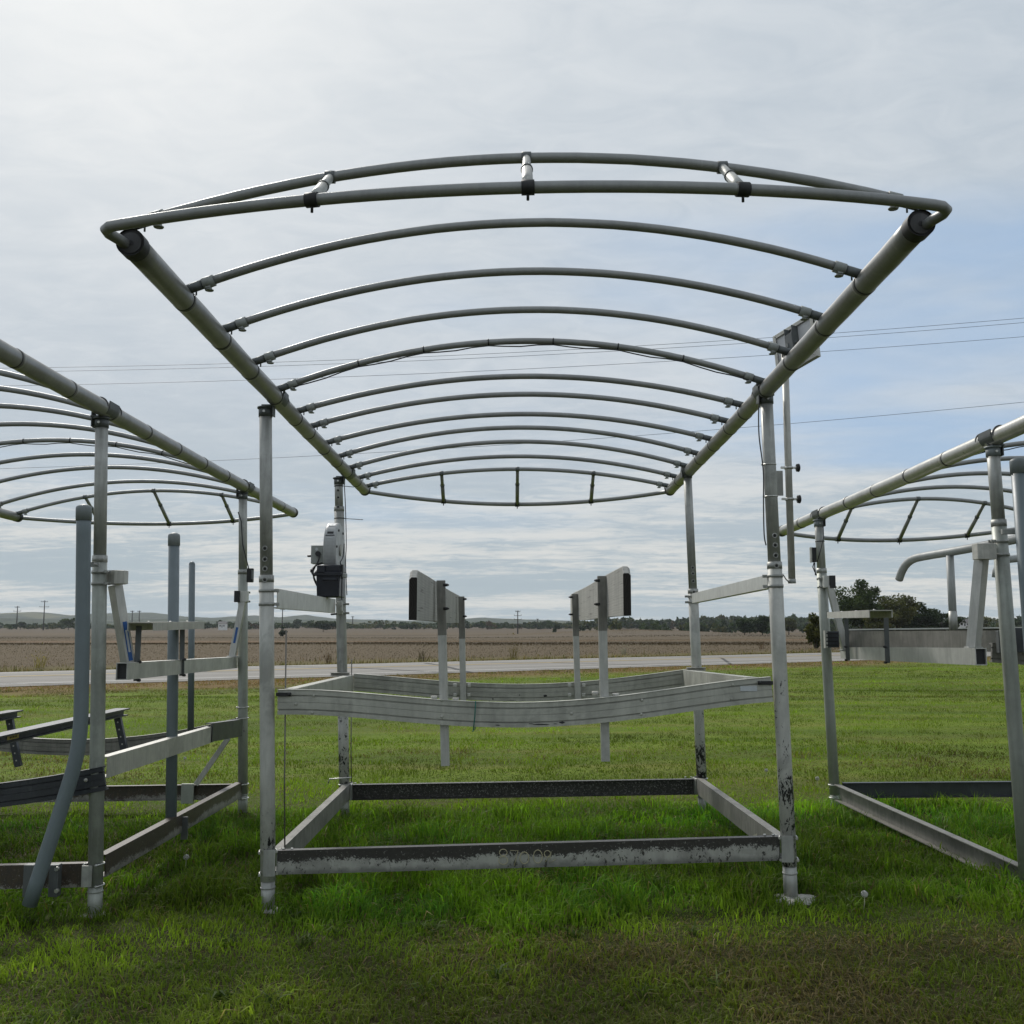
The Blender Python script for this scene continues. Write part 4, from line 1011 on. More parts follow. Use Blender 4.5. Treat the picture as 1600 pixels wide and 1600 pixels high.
# ------------------------------------------------------------------ ground, road
def m_ground(g):
    P = pos(g); x, y, z = g.xyz(P)
    d = g.math('ADD', g.math('MULTIPLY', x, RN.x), g.math('MULTIPLY', g.math('SUBTRACT', y, R0.y), RN.y))
    n1 = g.noise(P, .5, 5, .6); n2 = g.noise(P, 14, 5, .65); n3 = g.noise(g.mapv(P, (.25, 1.3, 1)), 1.0, 4, .6)
    n8 = g.noise(g.mapv(P, (.12, .75, 1), (4, 2, 0)), 1.0, 4, .6)
    lawn = g.mix(g.ramp(n2, .3, .7), (.080, .125, .008), (.150, .205, .022))
    lawn = g.mix(g.math('MULTIPLY', g.ramp(n3, .45, .68), .5), lawn, (.17, .145, .045))
    lawn = g.mix(g.math('MULTIPLY', g.ramp(n1, .5, .75), .35), lawn, (.14, .105, .045))
    lawn = g.mix(g.ramp(y, 8, 12), g.mix(n2, (.022, .022, .008), (.060, .056, .020)), lawn)
    lawn = g.mix(g.math('MULTIPLY', g.ramp(n8, .35, .6, 1.0, 0.0), .55), lawn, (.045, .075, .010))
    swale_shade = g.math('ABSOLUTE', g.math('SUBTRACT', g.math('ADD', g.math('ADD', y, g.math('MULTIPLY', x, .05)), g.math('MULTIPLY', g.math('SUBTRACT', n1, .5), 1.2)), 27.5))
    lawn = g.mix(g.math('MULTIPLY', g.ramp(swale_shade, .15, .55, 1.0, 0.0), g.ramp(n3, .3, .55)), lawn, (.022, .026, .009))  # shade of the swale dip put into the lawn colour as a dark line
    dn = g.math('ADD', d, g.math('MULTIPLY', g.math('SUBTRACT', n1, .5), 1.6))
    verge = g.mix(n2, (.19, .115, .055), (.15, .12, .045))
    col = g.mix(g.ramp(dn, -4.6, -1.6), lawn, verge)
    # ripe crop, strips of different tone running with the contour
    wob = g.math('MULTIPLY', g.math('SUBTRACT', g.noise(g.mapv(P, (.012, .012, 1)), 1.0, 3, .5), .5), 40.0)
    yy = g.math('ADD', g.math('ADD', y, g.math('MULTIPLY', x, -.12)), wob)
    crop = g.mix(g.ramp(g.noise(P, 1.2, 5, .7), .3, .7), (.098, .074, .044), (.122, .092, .056))
    def band(c, w): return g.math('SUBTRACT', 1.0, g.ramp(g.math('ABSOLUTE', g.math('SUBTRACT', yy, c)), w * .4, w))
    crop = g.mix(g.math('MULTIPLY', band(112, 10), .75), crop, (.05, .037, .022))
    crop = g.mix(g.math('MULTIPLY', band(165, 22), .5), crop, (.19, .12, .07))
    crop = g.mix(g.math('MULTIPLY', band(330, 55), .6), crop, (.12, .098, .072))
    crop = g.mix(g.math('MULTIPLY', band(460, 26), .7), crop, (.06, .045, .032))
    crop = g.mix(g.ramp(y, 560, 640), crop, (.10, .076, .05))
    col = g.mix(g.ramp(dn, RW + 3.5, RW + 6.5), g.mix(g.ramp(dn, RW - 1, RW), col, g.mix(n2, (.10, .10, .03), (.15, .115, .05))), crop)
    return prin(g, col, .95, 0, bump(g, n2, .5, .03), .1)
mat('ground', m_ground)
def ground():
    rad = np.concatenate([np.linspace(0.3, 3, 8), np.geomspace(3.3, 5200, 190)]); na = 200
    th = np.linspace(0, 2 * np.pi, na, endpoint=False)
    R_, T_ = np.meshgrid(rad, th, indexing='ij'); X = R_ * np.sin(T_); Y = R_ * np.cos(T_)
    Z = height(X, Y)
    Z[0, :] = Z[0].mean()
    vs = np.stack([X, Y, Z], -1).reshape(-1, 3); n = len(rad)
    vs = np.vstack([vs, [[0, 0, float(height(0, 0))]]])
    i, j = np.meshgrid(np.arange(n - 1), np.arange(na), indexing='ij'); j2 = (j + 1) % na
    fs = np.stack([i * na + j, i * na + j2, (i + 1) * na + j2, (i + 1) * na + j], -1).reshape(-1, 4).tolist()
    fs += [(n * na, int(b), int(a)) for a, b in zip(range(na), [(k + 1) % na for k in range(na)])]
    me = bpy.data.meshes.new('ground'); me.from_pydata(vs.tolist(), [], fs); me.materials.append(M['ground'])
    me.polygons.foreach_set('use_smooth', [True] * len(fs))
    bm = bmesh.new(); bm.from_mesh(me); bmesh.ops.recalc_face_normals(bm, faces=bm.faces[:])
    if sum(f.normal.z for f in bm.faces[:50]) < 0: bmesh.ops.reverse_faces(bm, faces=bm.faces[:])
    bm.to_mesh(me); bm.free()
    o = bpy.data.objects.new('ground', me); C.objects.link(o); o['kind'] = 'structure'
ground()
def m_road(g):
    P = pos(g); x, y, z = g.xyz(P)
    d = g.math('ADD', g.math('MULTIPLY', x, RN.x), g.math('MULTIPLY', g.math('SUBTRACT', y, R0.y), RN.y))
    s = g.math('ADD', g.math('MULTIPLY', x, RT.x), g.math('MULTIPLY', y, RT.y))
    n = g.noise(P, 3, 6, .7); st = g.noise(g.comb(g.math('MULTIPLY', d, 1.1), g.math('MULTIPLY', s, .02), 0.0), 1.0, 3, .5)
    col = g.mix(g.ramp(st, .35, .65), (.19, .178, .16), (.27, .255, .23))
    col = g.mix(g.math('MULTIPLY', g.ramp(n, .45, .75), .4), col, (.19, .18, .165))
    vo = g('ShaderNodeTexVoronoi', {'Vector': g.mapv(P, (.09, .09, .09)), 'Scale': 1.0}, feature='DISTANCE_TO_EDGE').outputs[0]
    jit = g.math('ADD', vo, g.math('MULTIPLY', g.math('SUBTRACT', n, .5), .02))
    col = g.mix(g.math('SUBTRACT', 1.0, g.ramp(jit, .004, .010)), col, (.04, .04, .04))
    return prin(g, col, .85, 0, bump(g, n, .2, .01), .3)
mat('road_surface', m_road)
mat('road_paint', m_plain, col=(.72, .71, .68), rough=.7, var=.4)
mat('road_paint_yellow', m_plain, col=(.5, .34, .05), rough=.7, var=.5)
def strip(name, d0, d1, z0, z1, m, kind, parent=None, s0=-260, s1=620, n=110, thick=0.0):
    vs = []; fs = []
    for k in range(n + 1):
        s = lerp(s0, s1, k / n)
        for d, z in ((d0, z0), ((d0 + d1) / 2, z1), (d1, z0)):
            p = R0 + RT * s + RN * d; f = 0
            vs.append(V((p.x, p.y, z)))
    for k in range(n):
        for j in range(2): fs.append((k * 3 + j, k * 3 + j + 1, k * 3 + j + 4, k * 3 + j + 3))
    o = MB().add(vs, fs).build(name, m, parent)
    if kind: o['kind'] = kind
    return o
rd = strip('road', 0, RW, .015, .07, 'road_surface', 'structure')
cz = lambda d: .015 + .055 * (1 - abs(d - RW / 2) / (RW / 2))
for d, m in ((1.0, 'road_paint'), (RW - 1.0, 'road_paint'), (RW / 2 - .16, 'road_paint_yellow'), (RW / 2 + .06, 'road_paint_yellow')):
    strip('road_marking', d, d + .12, cz(d + .06) + .006, cz(d + .06) + .007, m, None, rd)

# ------------------------------------------------------------------ vegetation helpers
def m_leaf(g, transl=.3, rough=.6, attr='tone', spec=.12):
    a = g('ShaderNodeAttribute', attribute_name=attr); col = a.outputs['Color']
    p = prin(g, col, rough, 0, None, spec)
    t = g('ShaderNodeBsdfTranslucent', {'Color': g.mix(1.0, col, (1.0, 1.15, .6), 'MULTIPLY')}).outputs[0]
    return g('ShaderNodeMixShader', {0: transl, 1: p, 2: t}).outputs[0]
mat('grass_blade', m_leaf, transl=.42, rough=.5, spec=.09)
mat('tree_leaf', m_leaf, transl=.2, rough=.6)
mat('dry_stem', m_leaf, transl=.15, rough=.8)

def mesh_np(name, verts, tris, cols, material, loc=(0, 0, 0), quads=None):
    me = bpy.data.meshes.new(name); loc = np.array(loc, float)
    verts = np.asarray(verts, np.float32) - loc.astype(np.float32)
    faces = tris if quads is None else quads; k = faces.shape[1]
    me.vertices.add(len(verts)); me.vertices.foreach_set('co', verts.ravel())
    me.loops.add(faces.size); me.loops.foreach_set('vertex_index', faces.ravel().astype(np.int32))
    me.polygons.add(len(faces)); me.polygons.foreach_set('loop_start', np.arange(0, faces.size, k, dtype=np.int32))
    me.polygons.foreach_set('loop_total', np.full(len(faces), k, np.int32))
    at_ = me.attributes.new('tone', 'FLOAT_COLOR', 'POINT')
    c4 = np.ones((len(verts), 4), np.float32); c4[:, :3] = cols; at_.data.foreach_set('color', c4.ravel())
    me.materials.append(M[material]); me.update(calc_edges=True)
    o = bpy.data.objects.new(name, me); C.objects.link(o); o.location = loc
    return o
def blades(x, y, z, L, w, lean, az, col, tip=None, seg=2):
    """curved grass blades; returns verts, tris, cols"""
    n = len(x); ya = rng.random(n) * 2 * np.pi
    sx, sy = np.cos(ya) * w / 2, np.sin(ya) * w / 2; lx, ly = np.cos(az) * lean * L, np.sin(az) * lean * L
    root = np.stack([x, y, z - .01], -1); s = np.stack([sx, sy, np.zeros(n)], -1)
    l = np.stack([lx, ly, np.zeros(n)], -1); up = np.stack([np.zeros(n), np.zeros(n), L], -1)
    tip = col if tip is None else tip
    if seg == 2:
        mid = root + up * .58 + l * .3; top = root + up * (1 - .35 * np.minimum(lean, 1.2))[:, None] + l
        v = np.stack([root - s, root + s, mid + s * .8, mid - s * .8, top], 1).reshape(-1, 3)
        b = np.arange(n)[:, None] * 5
        t = np.concatenate([b + [0, 1, 2], b + [0, 2, 3], b + [3, 2, 4]], 0)
        c = np.stack([col * .9, col * .9, (col + tip) / 2, (col + tip) / 2, tip], 1).reshape(-1, 3)
    else:
        top = root + up * (1 - .35 * np.minimum(lean, 1.2))[:, None] + l
        v = np.stack([root - s, root + s, top], 1).reshape(-1, 3); b = np.arange(n)[:, None] * 3
        t = b + [0, 1, 2]; c = np.stack([col, col, tip], 1).reshape(-1, 3)
    return v, t, c
def mixc(f, a, b): f = np.asarray(f)[:, None]; return np.asarray(a) * (1 - f) + np.asarray(b) * f

def lush(x, y):
    w = (fbm(x * .9 + 4, y * .9, 3) - .5)
    return sstep(5.25, 6.45, y + w * 2.2) * (1 - sstep(8.6, 9.8, y + w * 1.4))
def grass():
    N = 900000; r0, r1 = 3.0, 75.0
    u = rng.random(N); r = (np.sqrt(r0) + u * (np.sqrt(r1) - np.sqrt(r0))) ** 2        # density ~ r^-1.5
    a = (rng.random(N) * 2 - 1) * .70
    x = r * np.sin(a); y = r * np.cos(a)
    k = (np.abs(x) < .58 * y + 1.6) & (road_d(x, y) < -.15 + .5 * (fbm(x, y, 2) - .5)) & (y > 3)
    x, y, r = x[k], y[k], r[k]; n = len(x)
    z = height(x, y); lu = lush(x, y); d = road_d(x, y)
    con = lambda f, c=2.2: np.clip(.5 + (f - .5) * c, 0, 1)
    tuft = con(fbm(x * 3.1, y * 3.1, 3)); pat = con(fbm(x * .75 + 30, y * .75, 4), 2.6); row = con(fbm(x * .16 + 3, y * .9 + 8, 4), 2.6); fine = rng.random(n)
    big = con(fbm(x * .22 + 11, y * .30 + 2, 3), 2.4)
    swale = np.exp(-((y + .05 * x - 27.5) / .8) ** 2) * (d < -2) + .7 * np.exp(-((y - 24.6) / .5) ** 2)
    # how dry: worn foreground, streaks left by mowing, brown road edge
    fore = 1 - sstep(4.7, 6.0, y + (tuft - .5) * .8)
    dry = .20 * fore + .14 * sstep(9.5, 12, y) + (pat - .5) * (.8 * fore + .35) + (row - .5) * 1.0 * sstep(9, 11, y) + (big - .5) * .3 + 1.0 * sstep(-5.5, -1.2, d + 3 * (pat - .5))
    dry = np.clip(dry - .22 * lu - .3 * swale, 0.05, .95)
    isdry = fine < dry
    L = np.where(lu > .25, .035 + .135 * lu * (.2 + 1.1 * tuft ** 1.3) * (.3 + .9 * rng.random(n)), .018 + .075 * rng.random(n) * (.15 + tuft ** 1.4) + .05 * fore * rng.random(n) ** 2)
    dist = np.minimum.reduce([np.hypot(x - p.b.x, y - p.b.y) for p in (FL, FR, L1, RL, RR, L2, R2, R1)])
    L = L * (1 + .7 * np.exp(-(dist / .25) ** 2) * rng.random(n)) * np.where(np.minimum.reduce([np.hypot(x - p.b.x - .02, y - p.b.y + .05) for p in (FR,)]) < .10 + .05 * rng.random(n), .3, 1) + .05 * swale * rng.random(n)
    L = L + .05 * sstep(-3.5, -1, d) * rng.random(n)
    w = np.maximum(.0045 + .0035 * rng.random(n), .00066 * r) * (.8 + .5 * rng.random(n)) * (1 + .25 * lu)
    g1 = mixc(np.clip(.15 + .5 * tuft + .5 * pat * rng.random(n) + (rng.random(n) - .5) * .5, 0, 1), (.034, .135, .003), (.190, .375, .016))
    blu = (con(fbm(x * 1.3 + 50, y * 1.3, 2)) > .62) & (rng.random(n) < .6)
    g1 = np.where(blu[:, None], g1 * np.array([.6, .85, 1.9]), g1)
    g2 = mixc(np.clip(.2 + .6 * tuft + (rng.random(n) - .5) * .6, 0, 1), (.100, .205, .008), (.255, .370, .026))
    g3 = mixc(np.clip(.7 * tuft + (rng.random(n) - .5) * .6, 0, 1), (.046, .086, .008), (.160, .200, .028))
    ff = (fore * .75)[:, None]
    g2 = g2 * (1 - ff) + g3 * ff
    col = g1 * lu[:, None] + g2 * (1 - lu[:, None])
    dr = mixc(rng.random(n) ** 1.4, (.11, .075, .034), (.34, .26, .13)) * (1 - .1 * fore[:, None])
    col = np.where(isdry[:, None], dr, mixc(np.clip(dry * .45, 0, .3), col, (.24, .21, .035)))
    shade_ = np.clip(.55 + .8 * con(fbm(x * .5 + 70, y * .8 + 9, 3), 2.2), .45, 1.4) * np.where(rng.random(n) < .10, 1.7, 1)
    streak = con(fbm(x * .12 + 21, y * .75 + 5, 4), 3.2); blot = con(fbm(x * .9 + 61, y * 1.5 + 19, 3), 2.8)
    mow = 1 - sstep(9, 12, y) * (.42 * (1 - streak) + .22 * (1 - blot)) - lu * .5 * (1 - con(fbm(x * 1.1 + 90, y * 1.3 + 40, 3), 3.0))
    shade_ = shade_ * mow
    col = col * shade_[:, None]
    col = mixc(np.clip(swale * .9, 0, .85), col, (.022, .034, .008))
    red = (sstep(-5.0, -1.5, d) * (fbm(x * .4, y * .4, 2) > .42)) * (rng.random(n) < .55)
    col = mixc(red, col, (.24, .12, .055))
    tip = mixc(.2 + .35 * rng.random(n), col, (.22, .21, .07))
    lean = .2 + .85 * rng.random(n) ** 1.1; lean = np.where(isdry, lean + .45, lean) + .5 * fore * rng.random(n)
    az = fbm(x * 1.7 + 80, y * 1.7, 2) * 16 + rng.normal(0, 1.7, n)
    nr = r < 15
    v1, t1, c1 = blades(x[nr], y[nr], z[nr], L[nr], w[nr], lean[nr], az[nr], col[nr], tip[nr], 2)
    v2, t2, c2 = blades(x[~nr], y[~nr], z[~nr], L[~nr] * 1.05, w[~nr], lean[~nr], az[~nr], col[~nr], tip[~nr], 1)
    # broad-leaved lawn weeds, rosettes of wide leaves
    nw = 70; rw = (np.sqrt(3.6) + rng.random(nw) * (np.sqrt(8) - np.sqrt(3.6))) ** 2; aw = (rng.random(nw) * 2 - 1) * .6
    m = 11; X = np.repeat(rw * np.sin(aw), m) + rng.normal(0, .012, nw * m); Y = np.repeat(rw * np.cos(aw), m) + rng.normal(0, .012, nw * m); k = nw * m
    v3, t3, c3 = blades(X, Y, height(X, Y) + .008, .05 + .06 * rng.random(k), ( .009 + .008 * rng.random(k)), .9 + .7 * rng.random(k), rng.random(k) * 6.28, mixc(rng.random(k), (.05, .085, .018), (.12, .16, .045)), None, 2)
    o = mesh_np('grass', np.vstack([v1, v2, v3]), np.vstack([t1, t2 + len(v1), t3 + len(v1) + len(v2)]), np.vstack([c1, c2, c3]), 'grass_blade')
    o['kind'] = 'stuff'; o['label'] = 'mown lawn grass, lush and green under the lifts, brownish in front'; o['category'] = 'grass'
    # thatch: flat dead blades lying low between the live ones
    N = 110000; r = (np.sqrt(3.0) + rng.random(N) * (np.sqrt(14) - np.sqrt(3.0))) ** 2; a = (rng.random(N) * 2 - 1) * .7
    x = r * np.sin(a); y = r * np.cos(a); k = (np.abs(x) < .58 * y + 1.4) & (rng.random(N) > .75 * lush(x, y)); x, y, r = x[k], y[k], r[k]; n = len(x)
    L = .03 + .06 * rng.random(n)
    v, t, c = blades(x, y, height(x, y) + .006, L * .35, .004 + .003 * rng.random(n), 2.2 + rng.random(n), rng.random(n) * 6.28, mixc(rng.random(n) ** 1.8, (.05, .036, .018), (.24, .185, .10)), None, 1)
    o = mesh_np('dead_grass', v, t, c, 'grass_blade'); o['kind'] = 'stuff'; o['label'] = 'dead brown grass lying between the green blades'; o['category'] = 'dead grass'
grass()

def roadside():
    # weeds on the far verge and the ripe crop behind it
    N = 26000; s = rng.uniform(-70, 130, N); d = RW + .4 + rng.exponential(1.6, N)
    x = R0.x + RT.x * s + RN.x * d; y = R0.y + RT.y * s + RN.y * d; r = np.hypot(x, y)
    k = (y > 5) & (np.abs(x) < .6 * y + 4) & (d < RW + 9); x, y, r, d = x[k], y[k], r[k], d[k]; n = len(x)
    cl = fbm(x * .5, y * .5, 3)
    L = (.08 + .42 * np.clip(cl - .35, 0, 1) * rng.random(n) ** 1.2 * 2.2) * np.where(d < RW + 1.0, .4, 1)
    pal = np.array([(.12, .125, .035), (.20, .17, .05), (.22, .15, .07), (.30, .24, .04), (.12, .08, .05)])
    col = pal[rng.choice(5, n, p=[.34, .22, .26, .05, .13])] * (.7 + .6 * rng.random((n, 1)))
    v, t, c = blades(x, y, height(x, y), L, .0007 * r * (.6 + .8 * rng.random(n)), .1 + .4 * rng.random(n), rng.random(n) * 6.28, col, None, 1)
    o = mesh_np('roadside_weeds', v, t, c, 'dry_stem'); o['kind'] = 'stuff'; o['label'] = 'brown and yellowish weeds along the far edge of the road'; o['category'] = 'weeds'
    N = 170000; r = np.exp(rng.uniform(np.log(42), np.log(520), N)); a = (rng.random(N) * 2 - 1) * .56
    x = r * np.sin(a); y = r * np.cos(a); k = road_d(x, y) > RW + 5 + 2 * (fbm(x * .2, y * .2, 2) - .5); x, y, r = x[k], y[k], r[k]; n = len(x)
    tone = fbm(x * .05, y * .05, 3); wob = (fbm(x * .012 + 5, y * .012, 2) - .5) * 26
    yy = y - .12 * x + wob
    dark = np.exp(-((yy - 116) / 9) ** 2) + .8 * np.exp(-((yy - 300) / 18) ** 2)
    col = mixc(np.clip(rng.random(n) * .7 + tone * .4, 0, 1), (.100, .075, .045), (.122, .092, .056))
    col = mixc(np.clip(dark, 0, .85), col, (.065, .045, .026))
    col = mixc(np.clip(np.exp(-((yy - 165) / 25) ** 2) * .5, 0, 1), col, (.26, .155, .085))
    L = .07 + .07 * rng.random(n) + .18 * np.clip(dark, 0, 1)
    v, t, c = blades(x, y, height(x, y) - .05, L, .0011 * r * (.6 + .9 * rng.random(n)), .2 + .6 * rng.random(n), rng.random(n) * 6.28, col, None, 1)
    o = mesh_np('ripe_crop', v, t, c, 'dry_stem'); o['kind'] = 'stuff'; o['label'] = 'ripe brown crop covering the field beyond the road'; o['category'] = 'crop'
roadside()

def weed(px, py, hgt, label, seed, col=(.16, .13, .05)):
    rn = random.Random(seed)
    # stands on the far verge, where the sight line through its foot meets the ground
    lo, hi = 20., 90.
    for _ in range(40):
        m = (lo + hi) / 2; p = at(px, py, m)
        if p.z > gz(p.x, p.y): lo = m
        else: hi = m
    p = at(px, py, lo); z = gz(p.x, p.y)
    root = thing('weed_plant', (p.x, p.y, z), label, 'weed', 'tall weeds by the road')
    n = 34; x = p.x + rng.normal(0, .10, n); y = p.y + rng.normal(0, .10, n)
    v, t, c = blades(x, y, np.full(n, z), hgt * (.5 + .5 * rng.random(n)), np.full(n, .016), .15 + .7 * rng.random(n), rng.random(n) * 6.28, np.array(col) * (.6 + .8 * rng.random((n, 1))), None, 2)
    o = mesh_np('stems', v, t, c, 'dry_stem', (p.x, p.y, z)); o.parent = root; o.location = (0, 0, 0)
    n = 26; q = rng.normal(0, 1, (n, 3)) * np.array([hgt * .28, hgt * .28, hgt * .2]) + np.array([p.x, p.y, z + hgt * .72])
    s = .03; vv = (q[:, None, :] + rng.normal(0, s, (n, 3, 3))).reshape(-1, 3)
    o = mesh_np('seed_head', vv, np.arange(n * 3).reshape(-1, 3), np.repeat(np.array(col) * (.5 + rng.random((n, 1))), 3, 0), 'dry_stem', (p.x, p.y, z)); o.parent = root; o.location = (0, 0, 0); o['kind'] = 'stuff'
weed(803, 1029, 1.05, 'tall feathery weed beyond the road, between the two guide boards', 1)
weed(660, 1033, .85, 'dark seeded weed beyond the road, behind the left guide board', 2, (.10, .08, .05))
weed(513, 1036, .8, 'brown weed beyond the road, just left of the rear left post', 3, (.12, .08, .045))
weed(975, 1022, .6, 'pale flowering weed beyond the road, right of the right guide board', 4, (.32, .30, .24))
weed(1190, 1014, .7, 'reddish brown weed beyond the road, close to the right front post', 5, (.13, .08, .045))
weed(62, 1043, .75, 'yellow goldenrod clump beyond the road at far left', 6, (.30, .25, .05))

# ------------------------------------------------------------------ trees, far woods, hills
def crown_points(n, c, rx, ry, rz, lobes, rn):
    """leaf positions in clumps over an uneven crown"""
    ctr = []
    for k in range(lobes):
        v = rn.normal(0, 1, 3); v /= np.linalg.norm(v); v *= rn.uniform(.35, .85)
        ctr.append(np.array(c) + v * np.array([rx, ry, rz]))
    ctr = np.array(ctr); sz = rn.uniform(.22, .42, lobes)
    i = rn.integers(0, lobes, n); d = rn.normal(0, 1, (n, 3)); d /= np.linalg.norm(d, axis=1)[:, None]
    d *= (rn.random(n) ** .45)[:, None]
    return ctr[i] + d * sz[i][:, None] * np.array([rx, ry, rz * .8]), i
def leaf_mesh(pts, size, cols, rn):
    n = len(pts); a = rn.normal(0, 1, (n, 3)); a /= np.linalg.norm(a, axis=1)[:, None]; b = np.cross(a, rn.normal(0, 1, (n, 3))); b /= np.linalg.norm(b, axis=1)[:, None]
    s = size * (.6 + .8 * rn.random((n, 1)))
    v = np.stack([pts - a * s * .5, pts + b * s * .28, pts + a * s * .5, pts - b * s * .28], 1).reshape(-1, 3)
    q = np.arange(n * 4).reshape(-1, 4)
    return v, q, np.repeat(cols, 4, 0)
PAL = {'green': ((.022, .042, .012), (.075, .105, .028)), 'dark': ((.014, .028, .011), (.048, .070, .024)), 'olive': ((.045, .055, .016), (.12, .12, .035)), 'rust': ((.050, .036, .020), (.115, .072, .038))}
def tree(px, Y, wpx, ytop, label, pal, seed, nleaf=5000, lobes=22, base=None, name='tree', group='trees beyond the field'):
    rn = np.random.default_rng(seed); p = at(px, 977, Y); z0 = gz(p.x, Y) if base is None else base; zt = at(px, ytop, Y).z; h = zt - z0
    rx = wpx / 1600 * Y / 2
    root = thing(name, (p.x, Y, z0), label, 'tree' if name == 'tree' else 'shrub', group)
    low = .18 if name == 'tree' else .02
    c = np.array([p.x, Y, z0 + h * (.5 + low / 2)])
    P, i = crown_points(nleaf, c, rx * 1.08, rx * .95, h * (.5 - low / 2) * 1.06, lobes, rn)
    P[:, 2] = np.clip(P[:, 2], z0 + .1, None)
    lo, hi = map(np.array, PAL[pal]); tl = rn.random(lobes)[i] * .6 + rn.random(nleaf) * .4
    cols = lo + (hi - lo) * tl[:, None]
    v, q, cc = leaf_mesh(P, max(.28, Y * .0021), cols, rn)
    o = mesh_np('crown', v, None, cc, 'tree_leaf', (p.x, Y, z0), quads=q); o.parent = root; o.location = (0, 0, 0)
    r = max(.08, h * .022); m = MB()
    m.tube([V((p.x, Y, z0 - .2)), V((p.x + .02 * h, Y, z0 + h * .3)), V((p.x, Y, z0 + h * .62)), V((p.x + .02 * h, Y, z0 + h * .85))], [r * 1.3, r, r * .6, r * .2], 8)
    for k in range(7):
        an = k * 2.4; f = .22 + .08 * k; a = V((p.x + .01 * h, Y, z0 + h * f)); b = a + V((math.cos(an) * rx * .6, math.sin(an) * rx * .6, h * .22))
        m.tube([a, lerp(a, b, .5) + V((0, 0, h * .02)), b], [r * .55, r * .4, r * .15], 6)
    m.build('trunk', 'bark', root)
T = tree
T(1345, 200, 80, 908, 'tall rounded green tree behind the right boat lift, highest of its clump', 'green', 1, 14000, 40)
T(1400, 205, 84, 926, 'broad olive green tree right of the tallest tree', 'olive', 2, 11000, 34)
T(1372, 185, 60, 950, 'low olive tree in front of the tallest tree', 'olive', 22, 5000, 18)
T(1436, 212, 66, 943, 'rounded dark tree beside the white farmhouse clump', 'dark', 3, 6000, 20)
T(1470, 218, 62, 950, 'dark bushy tree left of the bent pipe rail upright', 'dark', 4, 6000, 20)
T(1273, 80, 34, 960, 'brownish shrub beside the rear post of the right lift', 'olive', 5, 3600, 26, name='shrub')
T(1163, 330, 36, 966, 'dark green tree, left of the pair by the field edge', 'dark', 6, 3500, 16)
T(1191, 335, 40, 962, 'dark green tree, right of the pair by the field edge', 'dark', 7, 3500, 16)
T(1232, 420, 50, 964, 'brownish tree beyond the field, right of the dark pair', 'olive', 8, 3000, 16)
T(868, 560, 12, 975, 'lone dark bush out in the far field near the centre', 'dark', 9, 700, 8, name='shrub')
T(443, 420, 14, 979, 'small dark bush by the far left transmission pole', 'dark', 10, 800, 8, name='shrub')
T(32, 830, 26, 970, 'small far tree below the leftmost transmission pole', 'dark', 12, 900, 8)
T(107, 800, 30, 966, 'far tree between the bent guide pole and the second pole', 'green', 13, 1200, 10)
T(1520, 420, 60, 962, 'olive tree seen left of the right front post of the right lift', 'olive', 14, 2500, 14)
T(1590, 400, 60, 960, 'dark tree at the right edge of the picture', 'dark', 15, 2500, 14)
T(505, 640, 46, 969, 'dark far tree clump just left of the left rear post', 'dark', 16, 2500, 16)

def far_woods():
    rn = np.random.default_rng(5); vv = []; cc = []; qq = []; nb = 0
    def wood(x, y, h, w, pal, n=110):
        nonlocal nb
        z0 = gz(x, y); lobes = 7
        P, i = crown_points(n, np.array([x, y, z0 + h * .5]), w, w, h * .5, lobes, rn)
        lo, hi = map(np.array, PAL[pal]); cols = lo + (hi - lo) * (rn.random(lobes)[i] * .6 + rn.random(n) * .4)[:, None]
        v, q, c = leaf_mesh(P, h * .34, cols, rn); vv.append(v); cc.append(c); qq.append(q + nb); nb += len(v)
    prof = [(-200, 970), (0, 972), (60, 974), (130, 972), (200, 973), (300, 972), (420, 970), (500, 970), (560, 972), (640, 971), (720, 970), (800, 971), (870, 972), (930, 966), (1010, 967), (1100, 964), (1140, 962), (1200, 962), (1260, 965), (1330, 966), (1450, 966), (1560, 964), (1700, 964)]
    xs, ysp = zip(*prof)
    for k in range(900):
        px = rn.uniform(-120, 1720); Y = rn.uniform(860, 1080); p = at(px, 977, Y)
        zt = at(px, float(np.interp(px, xs, ysp)) + rn.uniform(-2.2, 3.4) + 1.6 * math.sin(px * .05) + (1.2 if px < 900 else 0), Y).z; h = max(4.0, zt - gz(p.x, Y))
        wood(p.x, Y, h, rn.uniform(4.5, 8.5), rn.choice(['dark', 'dark', 'green', 'olive', 'olive', 'rust'], p=[.3, .2, .24, .14, .08, .04]))
    for k in range(90):      # scattered nearer hedgerow
        px = rn.uniform(900, 1600); Y = rn.uniform(520, 640); p = at(px, 977, Y)
        zt = at(px, 972 + rn.uniform(-3, 5), Y).z; h = max(2.0, zt - gz(p.x, Y)); wood(p.x, Y, h, rn.uniform(2.5, 5), rn.choice(['dark', 'green', 'olive']))
    o = mesh_np('far_woods', np.vstack(vv), None, np.vstack(cc), 'tree_leaf', (0, 900, 0), quads=np.vstack(qq))
    o['kind'] = 'stuff'; o['label'] = 'dark belt of woods along the horizon'; o['category'] = 'woods'
far_woods()

